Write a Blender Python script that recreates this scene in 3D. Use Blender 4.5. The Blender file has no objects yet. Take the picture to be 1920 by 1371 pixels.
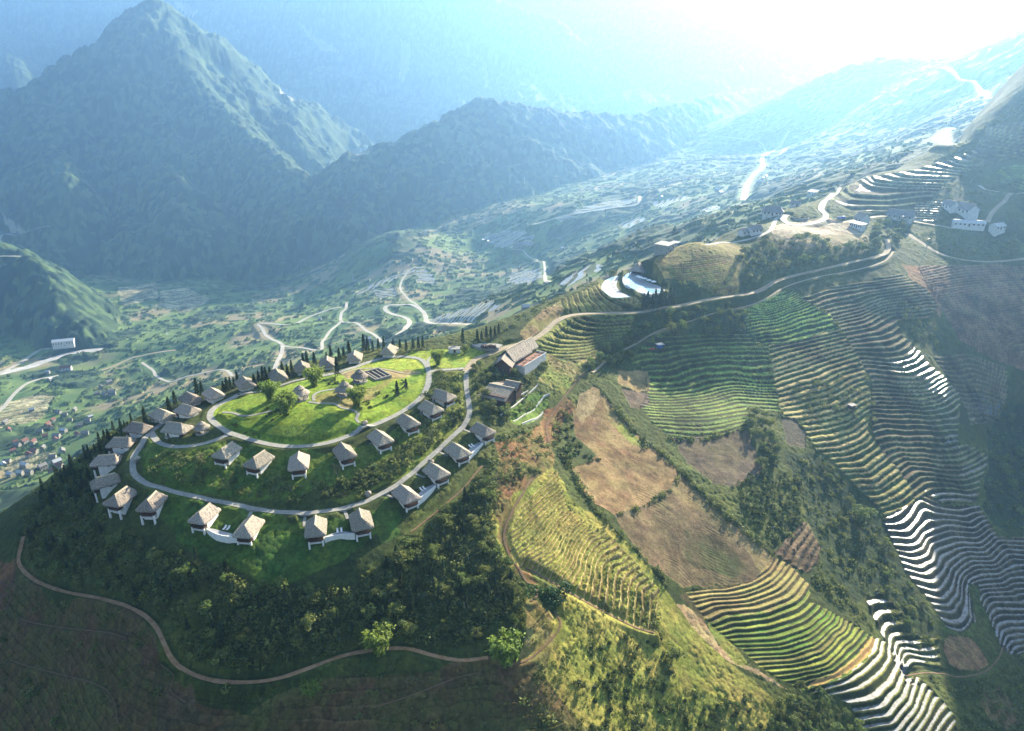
import bpy, math, random, time
import numpy as np
T0=time.time()
def log(*a): print('[%.1fs]'%(time.time()-T0),*a)
sc=bpy.context.scene
col=sc.collection
# ------------------------------------------------------------------ camera
FPX=1297.0; PITCH=math.radians(22.0); CAMZ=125.0
cam_d=bpy.data.cameras.new('camera'); cam=bpy.data.objects.new('camera',cam_d); col.objects.link(cam)
cam_d.sensor_width=36.0; cam_d.lens=36.0*FPX/1920.0
cam_d.clip_start=1.0; cam_d.clip_end=20000.0
cam.location=(0,0,CAMZ); cam.rotation_euler=(math.pi/2-PITCH,0,0)
sc.camera=cam
# ------------------------------------------------------------------ light
SUN_AZ=math.radians(34.5)      # clockwise from +Y (view direction) towards +X
SUN_EL=math.radians(21.0)
w=bpy.data.worlds.new('World'); sc.world=w; w.use_nodes=True
nt=w.node_tree; bg=nt.nodes['Background']; sky=nt.nodes.new('ShaderNodeTexSky')
sky.sky_type='NISHITA'; sky.sun_disc=False; sky.sun_elevation=SUN_EL; sky.sun_rotation=SUN_AZ
sky.air_density=1.0; sky.dust_density=1.5; sky.ozone_density=2.0
nt.links.new(sky.outputs[0],bg.inputs[0]); bg.inputs[1].default_value=0.06
sun_d=bpy.data.lights.new('sun','SUN'); sun=bpy.data.objects.new('sun',sun_d); col.objects.link(sun)
sun_d.energy=5.0; sun_d.angle=math.radians(0.5); sun_d.color=(1.0,0.88,0.67)
SD=np.array([math.sin(SUN_AZ)*math.cos(SUN_EL),math.cos(SUN_AZ)*math.cos(SUN_EL),math.sin(SUN_EL)])
from mathutils import Vector, Matrix
sun.rotation_euler=Vector(SD).to_track_quat('Z','Y').to_euler()
sc.view_settings.view_transform='Standard'; sc.view_settings.look='None'
sc.view_settings.exposure=2.2; sc.view_settings.gamma=1.0
sc.cycles.max_bounces=6; sc.cycles.diffuse_bounces=2; sc.cycles.glossy_bounces=2
sc.cycles.transmission_bounces=2; sc.cycles.transparent_max_bounces=8; sc.cycles.volume_bounces=1
sc.cycles.use_denoising=True
HAZE=0.000128; HAZE_COL=(0.29,0.56,0.96,1); HAZE_G=0.54
# ------------------------------------------------------------------ pixel <-> ray
CP,SP=math.cos(PITCH),math.sin(PITCH)
def ray(px,py):
    u=(px-960.0)/FPX; v=(685.5-py)/FPX
    return np.array([u,CP+SP*v,-SP+CP*v])
def at_t(px,py,t): d=ray(px,py); return np.array([0,0,CAMZ])+d*t
def fart(t): return t if t<800 else 800+(t-800)*2.0 if t<2300 else 3800+(t-2300)*0.95
def at_z(px,py,z): d=ray(px,py); return at_t(px,py,(z-CAMZ)/d[2])
# ------------------------------------------------------------------ noise
def hash2(ix,iy,seed):
    h=(ix.astype(np.int64)*374761393+iy.astype(np.int64)*668265263+seed*974634777)&0xFFFFFFFF
    h=((h^(h>>13))*1274126177)&0xFFFFFFFF
    h=h^(h>>16)
    return (h&0xFFFFFF).astype(np.float32)/float(0xFFFFFF)
def vnoise(x,y,seed=0):
    ix=np.floor(x); iy=np.floor(y); fx=(x-ix).astype(np.float32); fy=(y-iy).astype(np.float32)
    fx=fx*fx*(3-2*fx); fy=fy*fy*(3-2*fy); ix=ix.astype(np.int64); iy=iy.astype(np.int64)
    a=hash2(ix,iy,seed); b=hash2(ix+1,iy,seed); c=hash2(ix,iy+1,seed); d=hash2(ix+1,iy+1,seed)
    return (a+(b-a)*fx)*(1-fy)+(c+(d-c)*fx)*fy
def fbm(x,y,sc_,oct_=4,seed=0,gain=0.5):
    s=0; a=1; t=0; f=1.0/sc_
    for o in range(oct_):
        s=s+a*(vnoise(x*f+o*17.3,y*f-o*9.7,seed+o)*2-1); t+=a; a*=gain; f*=2.03
    return s/t
def cells(x,y,size,seed=0):
    """rounded canopy bumps, 0..1"""
    X=x/size; Y=y/size; ix=np.floor(X).astype(np.int64); iy=np.floor(Y).astype(np.int64)
    best=np.zeros(x.shape,np.float32); bid=np.zeros(x.shape,np.float32)
    for dx in (-1,0,1):
        for dy in (-1,0,1):
            jx=ix+dx; jy=iy+dy
            ox=hash2(jx,jy,seed); oy=hash2(jx,jy,seed+7); r=0.55+0.55*hash2(jx,jy,seed+13)
            d=((X-jx-ox)**2+(Y-jy-oy)**2)/(r*r)
            h=(r*np.sqrt(np.clip(1-d,0,1))).astype(np.float32)
            m=h>best; best=np.where(m,h,best); bid=np.where(m,hash2(jx,jy,seed+21),bid)
    return best,bid
def sstep(a,b,x):
    t=np.clip((x-a)/(b-a),0,1); return t*t*(3-2*t)
# ------------------------------------------------------------------ thin plate
class TPS:
    def __init__(s,P,Z,reg=0.0,scale=100.0):
        P=np.asarray(P,float)/scale; n=len(P); s.P=P; s.scale=scale
        r2=((P[:,None]-P[None])**2).sum(-1); K=0.5*r2*np.log(r2+1e-12)+np.eye(n)*reg
        A=np.zeros((n+3,n+3)); A[:n,:n]=K; A[:n,n]=1; A[:n,n+1:]=P; A[n,:n]=1; A[n+1:,:n]=P.T
        s.w=np.linalg.solve(A,np.concatenate([np.asarray(Z,float),np.zeros(3)]))
    def __call__(s,x,y):
        x=np.asarray(x,float)/s.scale; y=np.asarray(y,float)/s.scale; n=len(s.P)
        o=s.w[n]+s.w[n+1]*x+s.w[n+2]*y
        for i in range(n):
            r2=(x-s.P[i,0])**2+(y-s.P[i,1])**2
            o=o+s.w[i]*0.5*r2*np.log(r2+1e-12)
        return o
# near hill: (px,py,z)
NZ=[(600,740,2),(500,740,1),(700,720,2),(440,770,0),(600,800,0),(700,770,0),(780,720,0),(700,680,0),(600,695,-1),(500,720,-2),
(550,838,-4),(450,820,-3.5),(650,820,-4),(760,765,-3),(804,700,-1),(400,780,-3.5),(600,900,-10),(450,890,-9),(700,870,-9),(820,800,-7),
(560,960,-14),(435,943,-13),(300,912,-11),(250,875,-9.5),(285,810,-7),(330,780,-6),(656,949,-13.5),(744,910,-12),(809,855,-10),(870,797,-7),(878,740,-4),(875,690,-1),
(227,840,-11),(258,810,-10),(302,785,-8.5),(400,750,-5),(460,732,-4),(520,715,-4),(615,690,-3),(730,665,-2),(800,655,-1),(860,655,-1),
(970,665,-1),(930,670,-1),(940,735,-6),(990,760,-13),(1010,790,-21),(870,860,-12),(920,900,-17),
(900,1000,-24),(900,1100,-30),(900,1200,-36),(900,1300,-42.5),(900,1371,-46.5),
(600,1020,-18),(600,1100,-25.5),(600,1200,-32.6),(600,1300,-40),(600,1371,-47),(760,980,-18),(750,1100,-26),
(300,1000,-19),(300,1100,-26.5),(300,1200,-34),(300,1300,-43),(300,1371,-51),
(200,960,-20),(100,980,-36),(100,1050,-42),(100,1150,-50),(100,1250,-58),(100,1371,-66),
(-150,1080,-68),(-150,1200,-74),(-150,1371,-82),(300,1700,-74),(960,1700,-68),(1600,1700,-108)]
NT=[(1200,585,402),(1200,612,395),(1035,607,385),(997,640,365),(1135,589,405),(1240,577,409),(1385,554,440),(1460,525,462),(1585,495,490),(1660,465,510),
(1170,540,420),(1210,530,428),(1300,480,452),(1290,458,462),(1340,520,440),(1390,470,480),(1450,490,480),(1550,460,500),(1500,420,553),(1560,410,562),(1620,420,552),(1690,405,575),(1820,405,565),
(1650,360,608),(1750,360,600),(1850,330,625),(1900,400,565),(1800,440,545),(1920,480,525),(1720,450,535),
(1100,640,386),(1200,640,392),(1300,620,412),(1300,700,397),(1300,800,350),(1450,600,438),(1600,560,460),(1700,540,468),
(1150,700,366),(1400,700,404),(1400,800,354),(1400,900,322),(1400,1000,296),(1400,1100,275),(1400,1200,257),(1400,1300,240),(1400,1371,230),
(1800,500,512),(1780,600,470),(1780,700,440),(1880,830,452),(1800,750,422),(1780,850,395),(1800,950,368),(1800,1050,340),(1800,1150,312),(1800,1250,288),(1800,1371,262),
(1600,650,422),(1600,750,388),(1600,850,362),(1580,950,337),(1600,1000,327),(1640,1100,305),(1680,1200,288),(1740,1300,270),(1600,1200,272),(1600,1300,250),(1600,1371,243),
(1200,700,384),(1200,800,338),(1200,900,302),(1200,1000,275),(1200,1100,255),(1200,1200,239),(1200,1300,224),(1200,1371,216),
(1050,700,352),(1060,760,333),(1050,850,297),(1050,950,268),(1050,1050,245),(1050,1150,227),(1050,1250,213),(1050,1371,198),
(2100,500,540),(2100,650,480),(2100,850,450),(2100,1000,405),(2100,1200,345),(2100,1371,305),(1900,700,455),(1900,600,478)]
CREST=[(-150,1040,-80),(0,965,-60),(50,930,-50),(100,895,-37),(150,855,-25),(200,820,-17),(250,785,-12),(330,755,-9),(400,728,-7),(460,710,-6),(520,692,-5),(600,675,-4),(680,658,-3),(750,645,-2),(830,632,0),(900,615,2),(960,595,4),(1020,570,8),(1080,545,11),(1130,520,14),(1180,500,17)]
CRT=[(1235,478,455),(1300,452,475),(1370,430,530),(1440,402,580),(1500,385,605),(1560,358,632),(1620,330,648),(1700,305,700),(1760,285,760),(1800,255,850),(1860,222,960),(1920,190,1090),(2000,190,1150),(2150,205,1200)]
P=[];Z=[]
for a,b,z in NZ: p=at_z(a,b,z); P.append(p[:2]); Z.append(p[2])
for a,b,t in NT: p=at_t(a,b,t); P.append(p[:2]); Z.append(p[2])
crest=[at_z(a,b,z) for a,b,z in CREST]+[at_t(a,b,t) for a,b,t in CRT]
for i,p in enumerate(crest):
    P.append(p[:2]); Z.append(p[2])
    d=p[:2]/np.linalg.norm(p[:2])
    s=0.95 if i<8 else 0.8 if i<16 else 0.6
    for k,kk in ((45,0.8),(160,1.0),(420,1.0)):
        if i%2 and k>50: continue
        P.append(p[:2]+d*k); Z.append(p[2]-k*s*kk)
tn=TPS(P,Z,reg=0.02)
# valley: px,py,('z'|'t'),val
VV=[(-400,950,-340,0),(0,930,-312,0),(60,850,-302,0),(150,800,-290,0),(20,740,-298,0),(120,650,-276,0),(-150,680,-290,0),(300,560,-262,0),(200,500,-255,0),(450,560,-256,0),
(300,650,-272,0),(400,640,-260,0),(500,620,-243,0),(350,720,-268,0),(600,600,-230,0),(520,660,-238,0),(700,600,-212,0),(830,600,-195,0),(700,540,-205,0),(640,560,-222,0),(560,560,-238,0),
(800,520,-188,0),(940,560,-165,0),(900,480,-180,0),(640,520,-222,0),(600,490,-250,0),(1000,520,-150,0),(1000,470,-150,0),(500,480,-260,0),
(760,447,1345,1),(700,455,1360,1),(830,455,1340,1),(760,430,1480,1),(860,440,1420,1),(900,420,1420,1),
(1430,290,1650,1),(1300,300,1600,1),(1200,350,1400,1),(1100,400,1250,1),(1000,425,1270,1),(1350,230,2200,1),(1500,200,2500,1),(1600,170,2600,1),(1700,220,1900,1),(1600,280,1300,1),(1500,330,1100,1),
(1400,380,950,1),(1300,420,880,1),(1200,450,860,1),(1100,500,820,1),(1000,550,800,1),(900,600,790,1),(1750,230,1300,1),(1880,130,1250,1),(1850,200,1100,1),(1920,62,1400,1),(1800,115,1600,1),(1700,138,1850,1),(1860,90,1480,1),
(2050,20,1300,1),(2300,20,1200,1),(1100,345,1500,1),(1000,385,1400,1),(1250,240,2150,1),(1150,280,2000,1)]
P=[];Z=[]
for a,b,v,k in VV:
    p=at_t(a,b,v) if k else at_z(a,b,v)
    t=float(np.dot(p-np.array([0,0,CAMZ]),[0,CP,-SP])); p=at_t(a,b,fart(t)); P.append(p[:2]); Z.append(p[2])
tv=TPS(P,Z,reg=0.02,scale=500.0)
# mountain ridges  (px,py,t)
RIDGES=[
 (0.85,[(-300,270,1750),(-150,225,1760),(0,176,1780),(80,152,1800),(150,128,1850),(230,60,1890),(290,-8,1930)]),
 (0.80,[(290,-8,1930),(350,40,1980),(440,125,2000),(520,190,2020),(590,240,2040),(655,290,2050)]),
 (0.95,[(290,-8,1930),(330,90,1830),(400,190,1760),(480,262,1690),(560,330,1610),(612,400,1530)]),
 (0.95,[(150,128,1850),(190,200,1780),(230,260,1700),(285,312,1630),(350,352,1570)]),
 (0.95,[(80,152,1800),(60,220,1700),(100,270,1640),(130,330,1560)]),
 (1.25,[(-200,400,1300),(-60,440,1270),(10,462,1245),(65,505,1220),(110,560,1190),(150,612,1160)]),
 (0.80,[(600,420,1520),(625,340,1560),(665,288,1600),(700,283,1620),(780,250,1640),(850,212,1670),(905,190,1700),(960,196,1720),(1030,210,1740),(1100,213,1780),(1200,216,1850),(1290,196,1950),(1340,178,2050)]),
 (0.9,[(905,190,1700),(890,260,1640),(850,330,1570),(820,400,1500)]),
 (0.9,[(665,288,1600),(690,340,1560),(660,400,1500)]),
 (0.7,[(1340,178,2600),(1500,160,3294),(1640,130,3416),(1750,100,3416)]),
 (0.8,[(330,-45,3660),(600,-45,3660),(800,-45,3660),(930,-2,3635),(975,14,3611),(1040,38,3574),(1090,92,3538),(1150,118,3477),(1250,130,3416),(1320,162,3355)]),
 (0.9,[(600,-45,3660),(640,60,3294),(700,180,3050)]),
 (0.9,[(930,-2,3635),(900,90,3294),(860,170,3050)]),
 (0.85,[(1040,38,3574),(1110,150,3294),(1180,190,3111)]),
 (0.8,[(-600,-45,3782),(-200,-45,3782),(100,-45,3843),(330,-45,3660)]),
 (0.8,[(-100,-45,3782),(0,60,3172),(30,130,2400)]),
 (0.6,[(900,-45,4514),(1200,-45,4514),(1500,-45,4514),(1800,-45,4392),(2100,-45,4148),(2500,-45,3904)]),
]
def tents(x,y,wantd=False):
    best=np.full(x.shape,-1e4); bd=np.zeros(x.shape)
    for k,pts in RIDGES:
        W=[at_t(p[0],p[1],fart(p[2])) for p in pts]
        for a,b in zip(W[:-1],W[1:]):
            dx,dy=b[0]-a[0],b[1]-a[1]; L2=dx*dx+dy*dy
            s=np.clip(((x-a[0])*dx+(y-a[1])*dy)/L2,0,1)
            d=np.sqrt((x-a[0]-s*dx)**2+(y-a[1]-s*dy)**2)
            z=a[2]+(b[2]-a[2])*s-k*(np.sqrt(d*d+1600)-40)*(1-0.00012*np.minimum(d,2200))
            m=z>best; best=np.where(m,z,best); bd=np.where(m,d,bd)
    return bd if wantd else best
# ------------------------------------------------------------------ polar grid
AZ0,AZ1,NA=math.radians(-50),math.radians(50),1600
az=np.linspace(AZ0,AZ1,NA)
q=[62.0]
while q[-1]<6900: q.append(q[-1]*(1+(0.0017 if q[-1]<820 else 0.0034 if q[-1]<1000 else 0.0026 if q[-1]<1500 else 0.002 if q[-1]<3300 else 0.004)))
rr=np.array(q); NR=len(rr); lr=np.log(rr)
log('grid',NR,NA)
def coarse(f,step=6):
    ii=np.unique(np.r_[np.arange(0,NR,step),NR-1]); jj=np.unique(np.r_[np.arange(0,NA,step),NA-1])
    X=rr[ii][:,None]*np.sin(az[jj])[None]; Y=rr[ii][:,None]*np.cos(az[jj])[None]
    C=f(X,Y)
    R=np.empty((NR,len(jj)))
    for j in range(len(jj)): R[:,j]=np.interp(np.arange(NR),ii,C[:,j])
    O=np.empty((NR,NA))
    for i in range(NR): O[i]=np.interp(np.arange(NA),jj,R[i])
    return O
X=rr[:,None]*np.sin(az)[None]; Y=rr[:,None]*np.cos(az)[None]
Zn=coarse(tn); Zv=coarse(tv,5); Zm=coarse(tents,3); Zd=coarse(lambda x,y:tents(x,y,True),4)
# relief
Zv=Zv+fbm(X,Y,330,5,3)*30*sstep(500,1100,rr)[:,None]
wx=X+fbm(X,Y,420,3,11)*130; wy=Y+fbm(X,Y,420,3,12)*130
rid=1-np.abs(fbm(wx,wy,380,5,21))*2.4
kd=0.12+0.88*sstep(0,300,Zd)
Zm=Zm+(rid*78-62)*kd+fbm(X,Y,90,3,5)*9
# smooth max of valley and mountains
def smax(a,b,k): 
    h=np.clip(0.5+0.5*(a-b)/k,0,1); return b*(1-h)+a*h+k*h*(1-h)
Zf=smax(Zv,Zm,14.0)
Zn=Zn+fbm(X,Y,40,3,31)*0.7+fbm(X,Y,24,3,33)*1.5*(1-sstep(20,70,X))*(1-sstep(185,225,Y))
_ca=np.array([math.atan2(p[0],p[1]) for p in crest]); _cr=np.array([math.hypot(p[0],p[1]) for p in crest]); _o=np.argsort(_ca)
CR=np.interp(az,_ca[_o],_cr[_o])
Zf=np.where(rr[:,None]<CR[None]*1.03+8,-900.0,Zf)
ZT=smax(Zn,Zf,3.0)
isnear=Zn>Zf; ismount=(~isnear)&(Zm>Zv)
log('heights')
def Hi(x,y):
    x=np.asarray(x,float); y=np.asarray(y,float)
    a=(np.arctan2(x,y)-AZ0)/(AZ1-AZ0)*(NA-1); r=np.hypot(x,y); i=np.interp(r,rr,np.arange(NR))
    a=np.clip(a,0,NA-1.001); i=np.clip(i,0,NR-1.001)
    a0=a.astype(int); i0=i.astype(int); fa=a-a0; fi=i-i0
    return (ZT[i0,a0]*(1-fa)+ZT[i0,a0+1]*fa)*(1-fi)+(ZT[i0+1,a0]*(1-fa)+ZT[i0+1,a0+1]*fa)*fi
def hit(px,py,skip=0.0):
    """the terrain point seen through pixel"""
    d=ray(px,py); hl=math.hypot(d[0],d[1]); r=rr
    z=CAMZ+d[2]/hl*r; x=d[0]/hl*r; y=d[1]/hl*r; h=Hi(x,y)
    k=np.nonzero((h>=z)&(r>skip))[0]
    if len(k)==0: k=[NR-1]
    k=max(k[0],1); f0=z[k-1]-h[k-1]; f1=h[k]-z[k]; f=f0/(f0+f1+1e-9) if f0>0 else 1
    r_=r[k-1]+(r[k]-r[k-1])*f
    p=np.array([d[0]/hl*r_,d[1]/hl*r_,0.0]); p[2]=Hi(p[0],p[1]); return p
def grid_object(name,Z,facemask,mat,colors=None):
    used=np.zeros((NR,NA),bool)
    used[:-1,:-1]|=facemask; used[1:,:-1]|=facemask; used[:-1,1:]|=facemask; used[1:,1:]|=facemask
    idx=np.full((NR,NA),-1,np.int32); n=int(used.sum()); idx[used]=np.arange(n,dtype=np.int32)
    co=np.stack([X[used],Y[used],Z[used]],-1).astype(np.float32)
    fi,fj=np.nonzero(facemask); nf=len(fi)
    q=np.stack([idx[fi,fj],idx[fi,fj+1],idx[fi+1,fj+1],idx[fi+1,fj]],-1).astype(np.int32)
    me=bpy.data.meshes.new(name); me.vertices.add(n); me.vertices.foreach_set('co',co.ravel())
    me.loops.add(nf*4); me.loops.foreach_set('vertex_index',q.ravel())
    me.polygons.add(nf); me.polygons.foreach_set('loop_start',np.arange(0,nf*4,4,dtype=np.int32))
    me.update(calc_edges=True)
    me.polygons.foreach_set('use_smooth',np.ones(nf,bool))
    if colors is not None:
        at=me.color_attributes.new('col','FLOAT_COLOR','POINT')
        c=np.ones((n,4),np.float32); c[:,:3]=colors[used]; at.data.foreach_set('color',c.ravel())
    me.materials.append(mat); o=bpy.data.objects.new(name,me); col.objects.link(o); o['kind']='structure'
    return o

# ------------------------------------------------------------------ zones (outlines read off the hillside, laid on the ground)
def W(pts): return np.array([hit(*p)[:2] for p in pts])
def densify(pts,n=3):
    o=[]
    for a,b in zip(pts,pts[1:]+pts[:1]):
        for k in range(n): o.append((a[0]+(b[0]-a[0])*k/n,a[1]+(b[1]-a[1])*k/n))
    return o
def inpoly(poly,jit=0.0,dens=True,seed=1):
    """mask over the grid of the vertices inside a ground polygon (edges roughened by jit metres)"""
    Wp=W(densify(list(poly)) if dens else poly)
    m=np.zeros((NR,NA),bool)
    r=np.hypot(Wp[:,0],Wp[:,1]); a=np.arctan2(Wp[:,0],Wp[:,1])
    i0=max(0,np.searchsorted(rr,r.min()-2.5*jit)-1); i1=min(NR,np.searchsorted(rr,r.max()+2.5*jit)+2); mj=int(2.5*jit/(max(r.min(),60)*(az[1]-az[0])))+3
    j0=max(0,int((a.min()-AZ0)/(AZ1-AZ0)*(NA-1))-mj); j1=min(NA,int((a.max()-AZ0)/(AZ1-AZ0)*(NA-1))+mj)
    x=X[i0:i1,j0:j1]; y=Y[i0:i1,j0:j1]
    if jit:
        x=x+fbm(x,y,jit*5,3,seed)*jit*1.5; y=y+fbm(x,y,jit*5,3,seed+40)*jit*1.5
    ins=np.zeros(x.shape,bool); n=len(Wp)
    for k in range(n):
        x1,y1=Wp[k]; x2,y2=Wp[(k+1)%n]
        if y1==y2: continue
        c=((y1>y)!=(y2>y))&(x<(x2-x1)*(y-y1)/(y2-y1)+x1); ins^=c
    m[i0:i1,j0:j1]=ins; return m
def polydist(line,maxd):
    """distance of grid vertices to a world polyline (N,3) and interpolated z, within maxd"""
    D=np.full((NR,NA),1e9,np.float32); Q=np.zeros((NR,NA),np.float32)
    for p,q_ in zip(line[:-1],line[1:]):
        r=[math.hypot(p[0],p[1]),math.hypot(q_[0],q_[1])]; a=[math.atan2(p[0],p[1]),math.atan2(q_[0],q_[1])]
        rm=min(r)-maxd
        i0=max(0,np.searchsorted(rr,rm)-1); i1=min(NR,np.searchsorted(rr,max(r)+maxd)+1)
        da=maxd/max(rm,50.0)
        j0=max(0,int((min(a)-da-AZ0)/(AZ1-AZ0)*(NA-1))-1); j1=min(NA,int((max(a)+da-AZ0)/(AZ1-AZ0)*(NA-1))+2)
        if i1<=i0 or j1<=j0: continue
        x=X[i0:i1,j0:j1]; y=Y[i0:i1,j0:j1]; dx,dy=q_[0]-p[0],q_[1]-p[1]; L2=dx*dx+dy*dy+1e-9
        s=np.clip(((x-p[0])*dx+(y-p[1])*dy)/L2,0,1); d=np.hypot(x-p[0]-s*dx,y-p[1]-s*dy)
        z=p[2]+(q_[2]-p[2])*s; m=d<D[i0:i1,j0:j1]
        D[i0:i1,j0:j1][m]=d[m]; Q[i0:i1,j0:j1][m]=z[m]
    return D,Q
def smooth_line(px,step=3.0,sm=2):
    """pixel polyline -> evenly spaced smoothed world line on the ground"""
    P=np.array([hit(*p)[:2] for p in px])
    # catmull-rom
    P=np.vstack([2*P[0]-P[1],P,2*P[-1]-P[-2]]); out=[]
    for i in range(1,len(P)-2):
        L=np.linalg.norm(P[i+1]-P[i]); n=max(2,int(L/step))
        for k in range(n):
            t=k/n; out.append(0.5*((2*P[i])+(-P[i-1]+P[i+1])*t+(2*P[i-1]-5*P[i]+4*P[i+1]-P[i+2])*t*t+(-P[i-1]+3*P[i]-3*P[i+1]+P[i+2])*t**3))
    out.append(P[-2]); out=np.array(out)
    z=Hi(out[:,0],out[:,1]); k=np.ones(2*sm+3)/(2*sm+3)
    for _ in range(2):
        z=np.convolve(np.pad(z,(sm+1,sm+1),'edge'),k,'valid')
    return np.column_stack([out,z])
def mix(a,b,t): return a+(b-a)*t
C=np.zeros((NR,NA,3),np.float32)
def setc(m,rgb,amt=1.0): C[m]=C[m]*(1-amt)+np.array(rgb,np.float32)*amt
def vc3(t,c0,c1):
    t=np.clip(t,0,1)[...,None]; return np.array(c0,np.float32)*(1-t)+np.array(c1,np.float32)*t
n1=fbm(X,Y,25,4,51); n2=fbm(X,Y,6,3,52); n3=fbm(X,Y,90,4,53)
# near base: rough green hillside
C[:]=vc3(0.5+n1*1.1,(0.028,0.045,0.014),(0.075,0.095,0.026))
# valley base
vv=vc3(0.5+n3*1.3,(0.055,0.105,0.035),(0.13,0.19,0.055))
br=np.clip((fbm(X,Y,130,4,57)-0.12)*4,0,1)[...,None]
vv=vv*(1-br)+np.array((0.24,0.20,0.11),np.float32)*br
far=~isnear
C[far]=vv[far]
mt=vc3(0.5+fbm(X,Y,200,5,58)*1.3,(0.020,0.042,0.016),(0.055,0.085,0.03)); C[ismount]=mt[ismount]
DZ=np.zeros((NR,NA),np.float32)      # height added to the base
TERR=np.zeros((NR,NA),bool); WATER=np.zeros((NR,NA),bool); FIELD=np.zeros((NR,NA),bool)
BARE=np.zeros((NR,NA),bool)          # no grass relief
gi=np.gradient(rr)[:,None]; ga=(az[1]-az[0])*rr[:,None]
def level_step(L,zbase,gi,ga,lo=-3.2,hi=-0.25):
    zi,zj=np.gradient(zbase); Li,Lj=np.gradient(L)
    num=zi*Li/gi**2+zj*Lj/ga**2; den=Li**2/gi**2+Lj**2/ga**2+1e-9
    return np.clip(num/den,lo,hi)
def terrace(poly,curves,treads,riser,water=None,w=0.42,lip=0.22,jit=0.6,wob=0.10,seed=0,rise=None,colfn=None,off=0.0):
    global DZ
    m=inpoly(poly,jit,seed=seed+60)
    ii,jj=np.nonzero(m)
    if len(ii)==0: return m
    i0,i1,j0,j1=max(ii.min()-3,0),ii.max()+4,max(jj.min()-3,0),jj.max()+4
    x=X[i0:i1,j0:j1]; y=Y[i0:i1,j0:j1]; z=ZT[i0:i1,j0:j1]
    if isinstance(curves,(int,float)): L=-z/curves
    elif isinstance(curves,tuple): L=(x*curves[0]+y*curves[1])/curves[2]+fbm(x,y,110,3,seed)*2.6
    else:
        P=[];V=[]
        for lv,pts in curves:
            q_=[]
            for a,b in zip(pts[:-1],pts[1:]):
                q_+= [a,((a[0]+b[0])/2,(a[1]+b[1])/2)]
            q_.append(pts[-1])
            for p in q_: P.append(hit(*p)[:2]); V.append(lv)
        f=TPS(P,V,reg=0.01,scale=40.0)
        st=4; xs=np.unique(np.r_[np.arange(0,x.shape[0],st),x.shape[0]-1]); ys=np.unique(np.r_[np.arange(0,x.shape[1],st),x.shape[1]-1])
        Lc=f(x[np.ix_(xs,ys)],y[np.ix_(xs,ys)])
        R=np.array([np.interp(np.arange(x.shape[0]),xs,Lc[:,k]) for k in range(len(ys))]).T
        L=np.array([np.interp(np.arange(x.shape[1]),ys,R[k]) for k in range(x.shape[0])])
    L=L+off+fbm(x,y,14,2,seed+3)*wob*2+fbm(x,y,4,2,seed+5)*wob*0.8+fbm(x,y,1.3,2,seed+6)*(0.10 if water is None else 0.03)
    dz=level_step(L,z,gi[i0:i1],ga[i0:i1])
    n=np.floor(L); f=L-n
    ww=w*(0.62+0.76*hash2(n.astype(np.int64),n.astype(np.int64)*0,seed+9))
    S=sstep(1-ww,1,f)
    e=np.exp(-((f-(1-ww-0.03))/0.05)**2)*lip
    d=(dz*(S-f)+e).astype(np.float32)
    mm=m[i0:i1,j0:j1]
    cb,_=cells(x,y,1.3,seed+90); d=d+(cb*0.28*(f<1-ww)*(0 if water is not None else 1)).astype(np.float32); DZ[i0:i1,j0:j1][mm]=d[mm]
    tr=f<1-ww-0.05
    T=np.array(treads,np.float32); hsh=hash2(n.astype(np.int64),n.astype(np.int64)*0+seed,seed+31)
    idx=(hsh*len(T)).astype(int)%len(T); tc=T[idx]*(0.85+0.3*vnoise(x*0.25,y*0.25,seed)[...,None])
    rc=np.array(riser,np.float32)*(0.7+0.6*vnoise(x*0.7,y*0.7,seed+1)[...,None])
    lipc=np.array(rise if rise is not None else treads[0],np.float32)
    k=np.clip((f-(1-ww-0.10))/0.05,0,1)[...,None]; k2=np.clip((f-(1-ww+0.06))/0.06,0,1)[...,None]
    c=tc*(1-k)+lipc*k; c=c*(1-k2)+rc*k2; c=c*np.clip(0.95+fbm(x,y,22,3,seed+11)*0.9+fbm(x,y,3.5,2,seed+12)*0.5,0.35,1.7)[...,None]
    C[i0:i1,j0:j1][mm]=c[mm]
    TERR[i0:i1,j0:j1][mm]=True; BARE[i0:i1,j0:j1][mm]=True
    if water is not None:
        for wp in water:
            wm=inpoly(wp,1.2,seed=seed+71)[i0:i1,j0:j1]&mm&tr
            WATER[i0:i1,j0:j1][wm]=True
    return m
GR=(0.05,0.10,0.025); BRN=(0.17,0.12,0.075); TAN=(0.26,0.22,0.12); YG=(0.17,0.22,0.04); MUD=(0.10,0.075,0.055); LIP=(0.26,0.23,0.13)
log('zones')
DGR=(0.03,0.055,0.018)
# upper green field under the ridge trees
terrace([(1240,630),(1400,622),(1412,640),(1440,650),(1450,700),(1465,780),(1400,762),(1403,800),(1350,817),(1300,823),(1255,818),(1225,795),(1200,765),(1215,735),(1210,700),(1180,680),(1205,652)],
 [(0,[(1247,632),(1320,628),(1400,626)]),(3,[(1230,662),(1280,655),(1350,648),(1420,649)]),(7,[(1215,704),(1260,704),(1300,690),(1350,684),(1425,684)]),(10,[(1220,737),(1280,733),(1330,722),(1380,716),(1450,722)]),
 (14,[(1222,758),(1275,757),(1330,750),(1375,738),(1450,742)]),(17,[(1205,770),(1262,775),(1325,770),(1387,758),(1450,762)]),(20,[(1225,788),(1275,793),(1325,791),(1395,782)]),(23,[(1255,815),(1300,820),(1350,814),(1405,797)])],
 [(0.075,0.14,0.035),(0.09,0.15,0.04),(0.055,0.10,0.03)],(0.04,0.045,0.022),w=0.5,seed=1,rise=(0.18,0.24,0.07))
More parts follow.
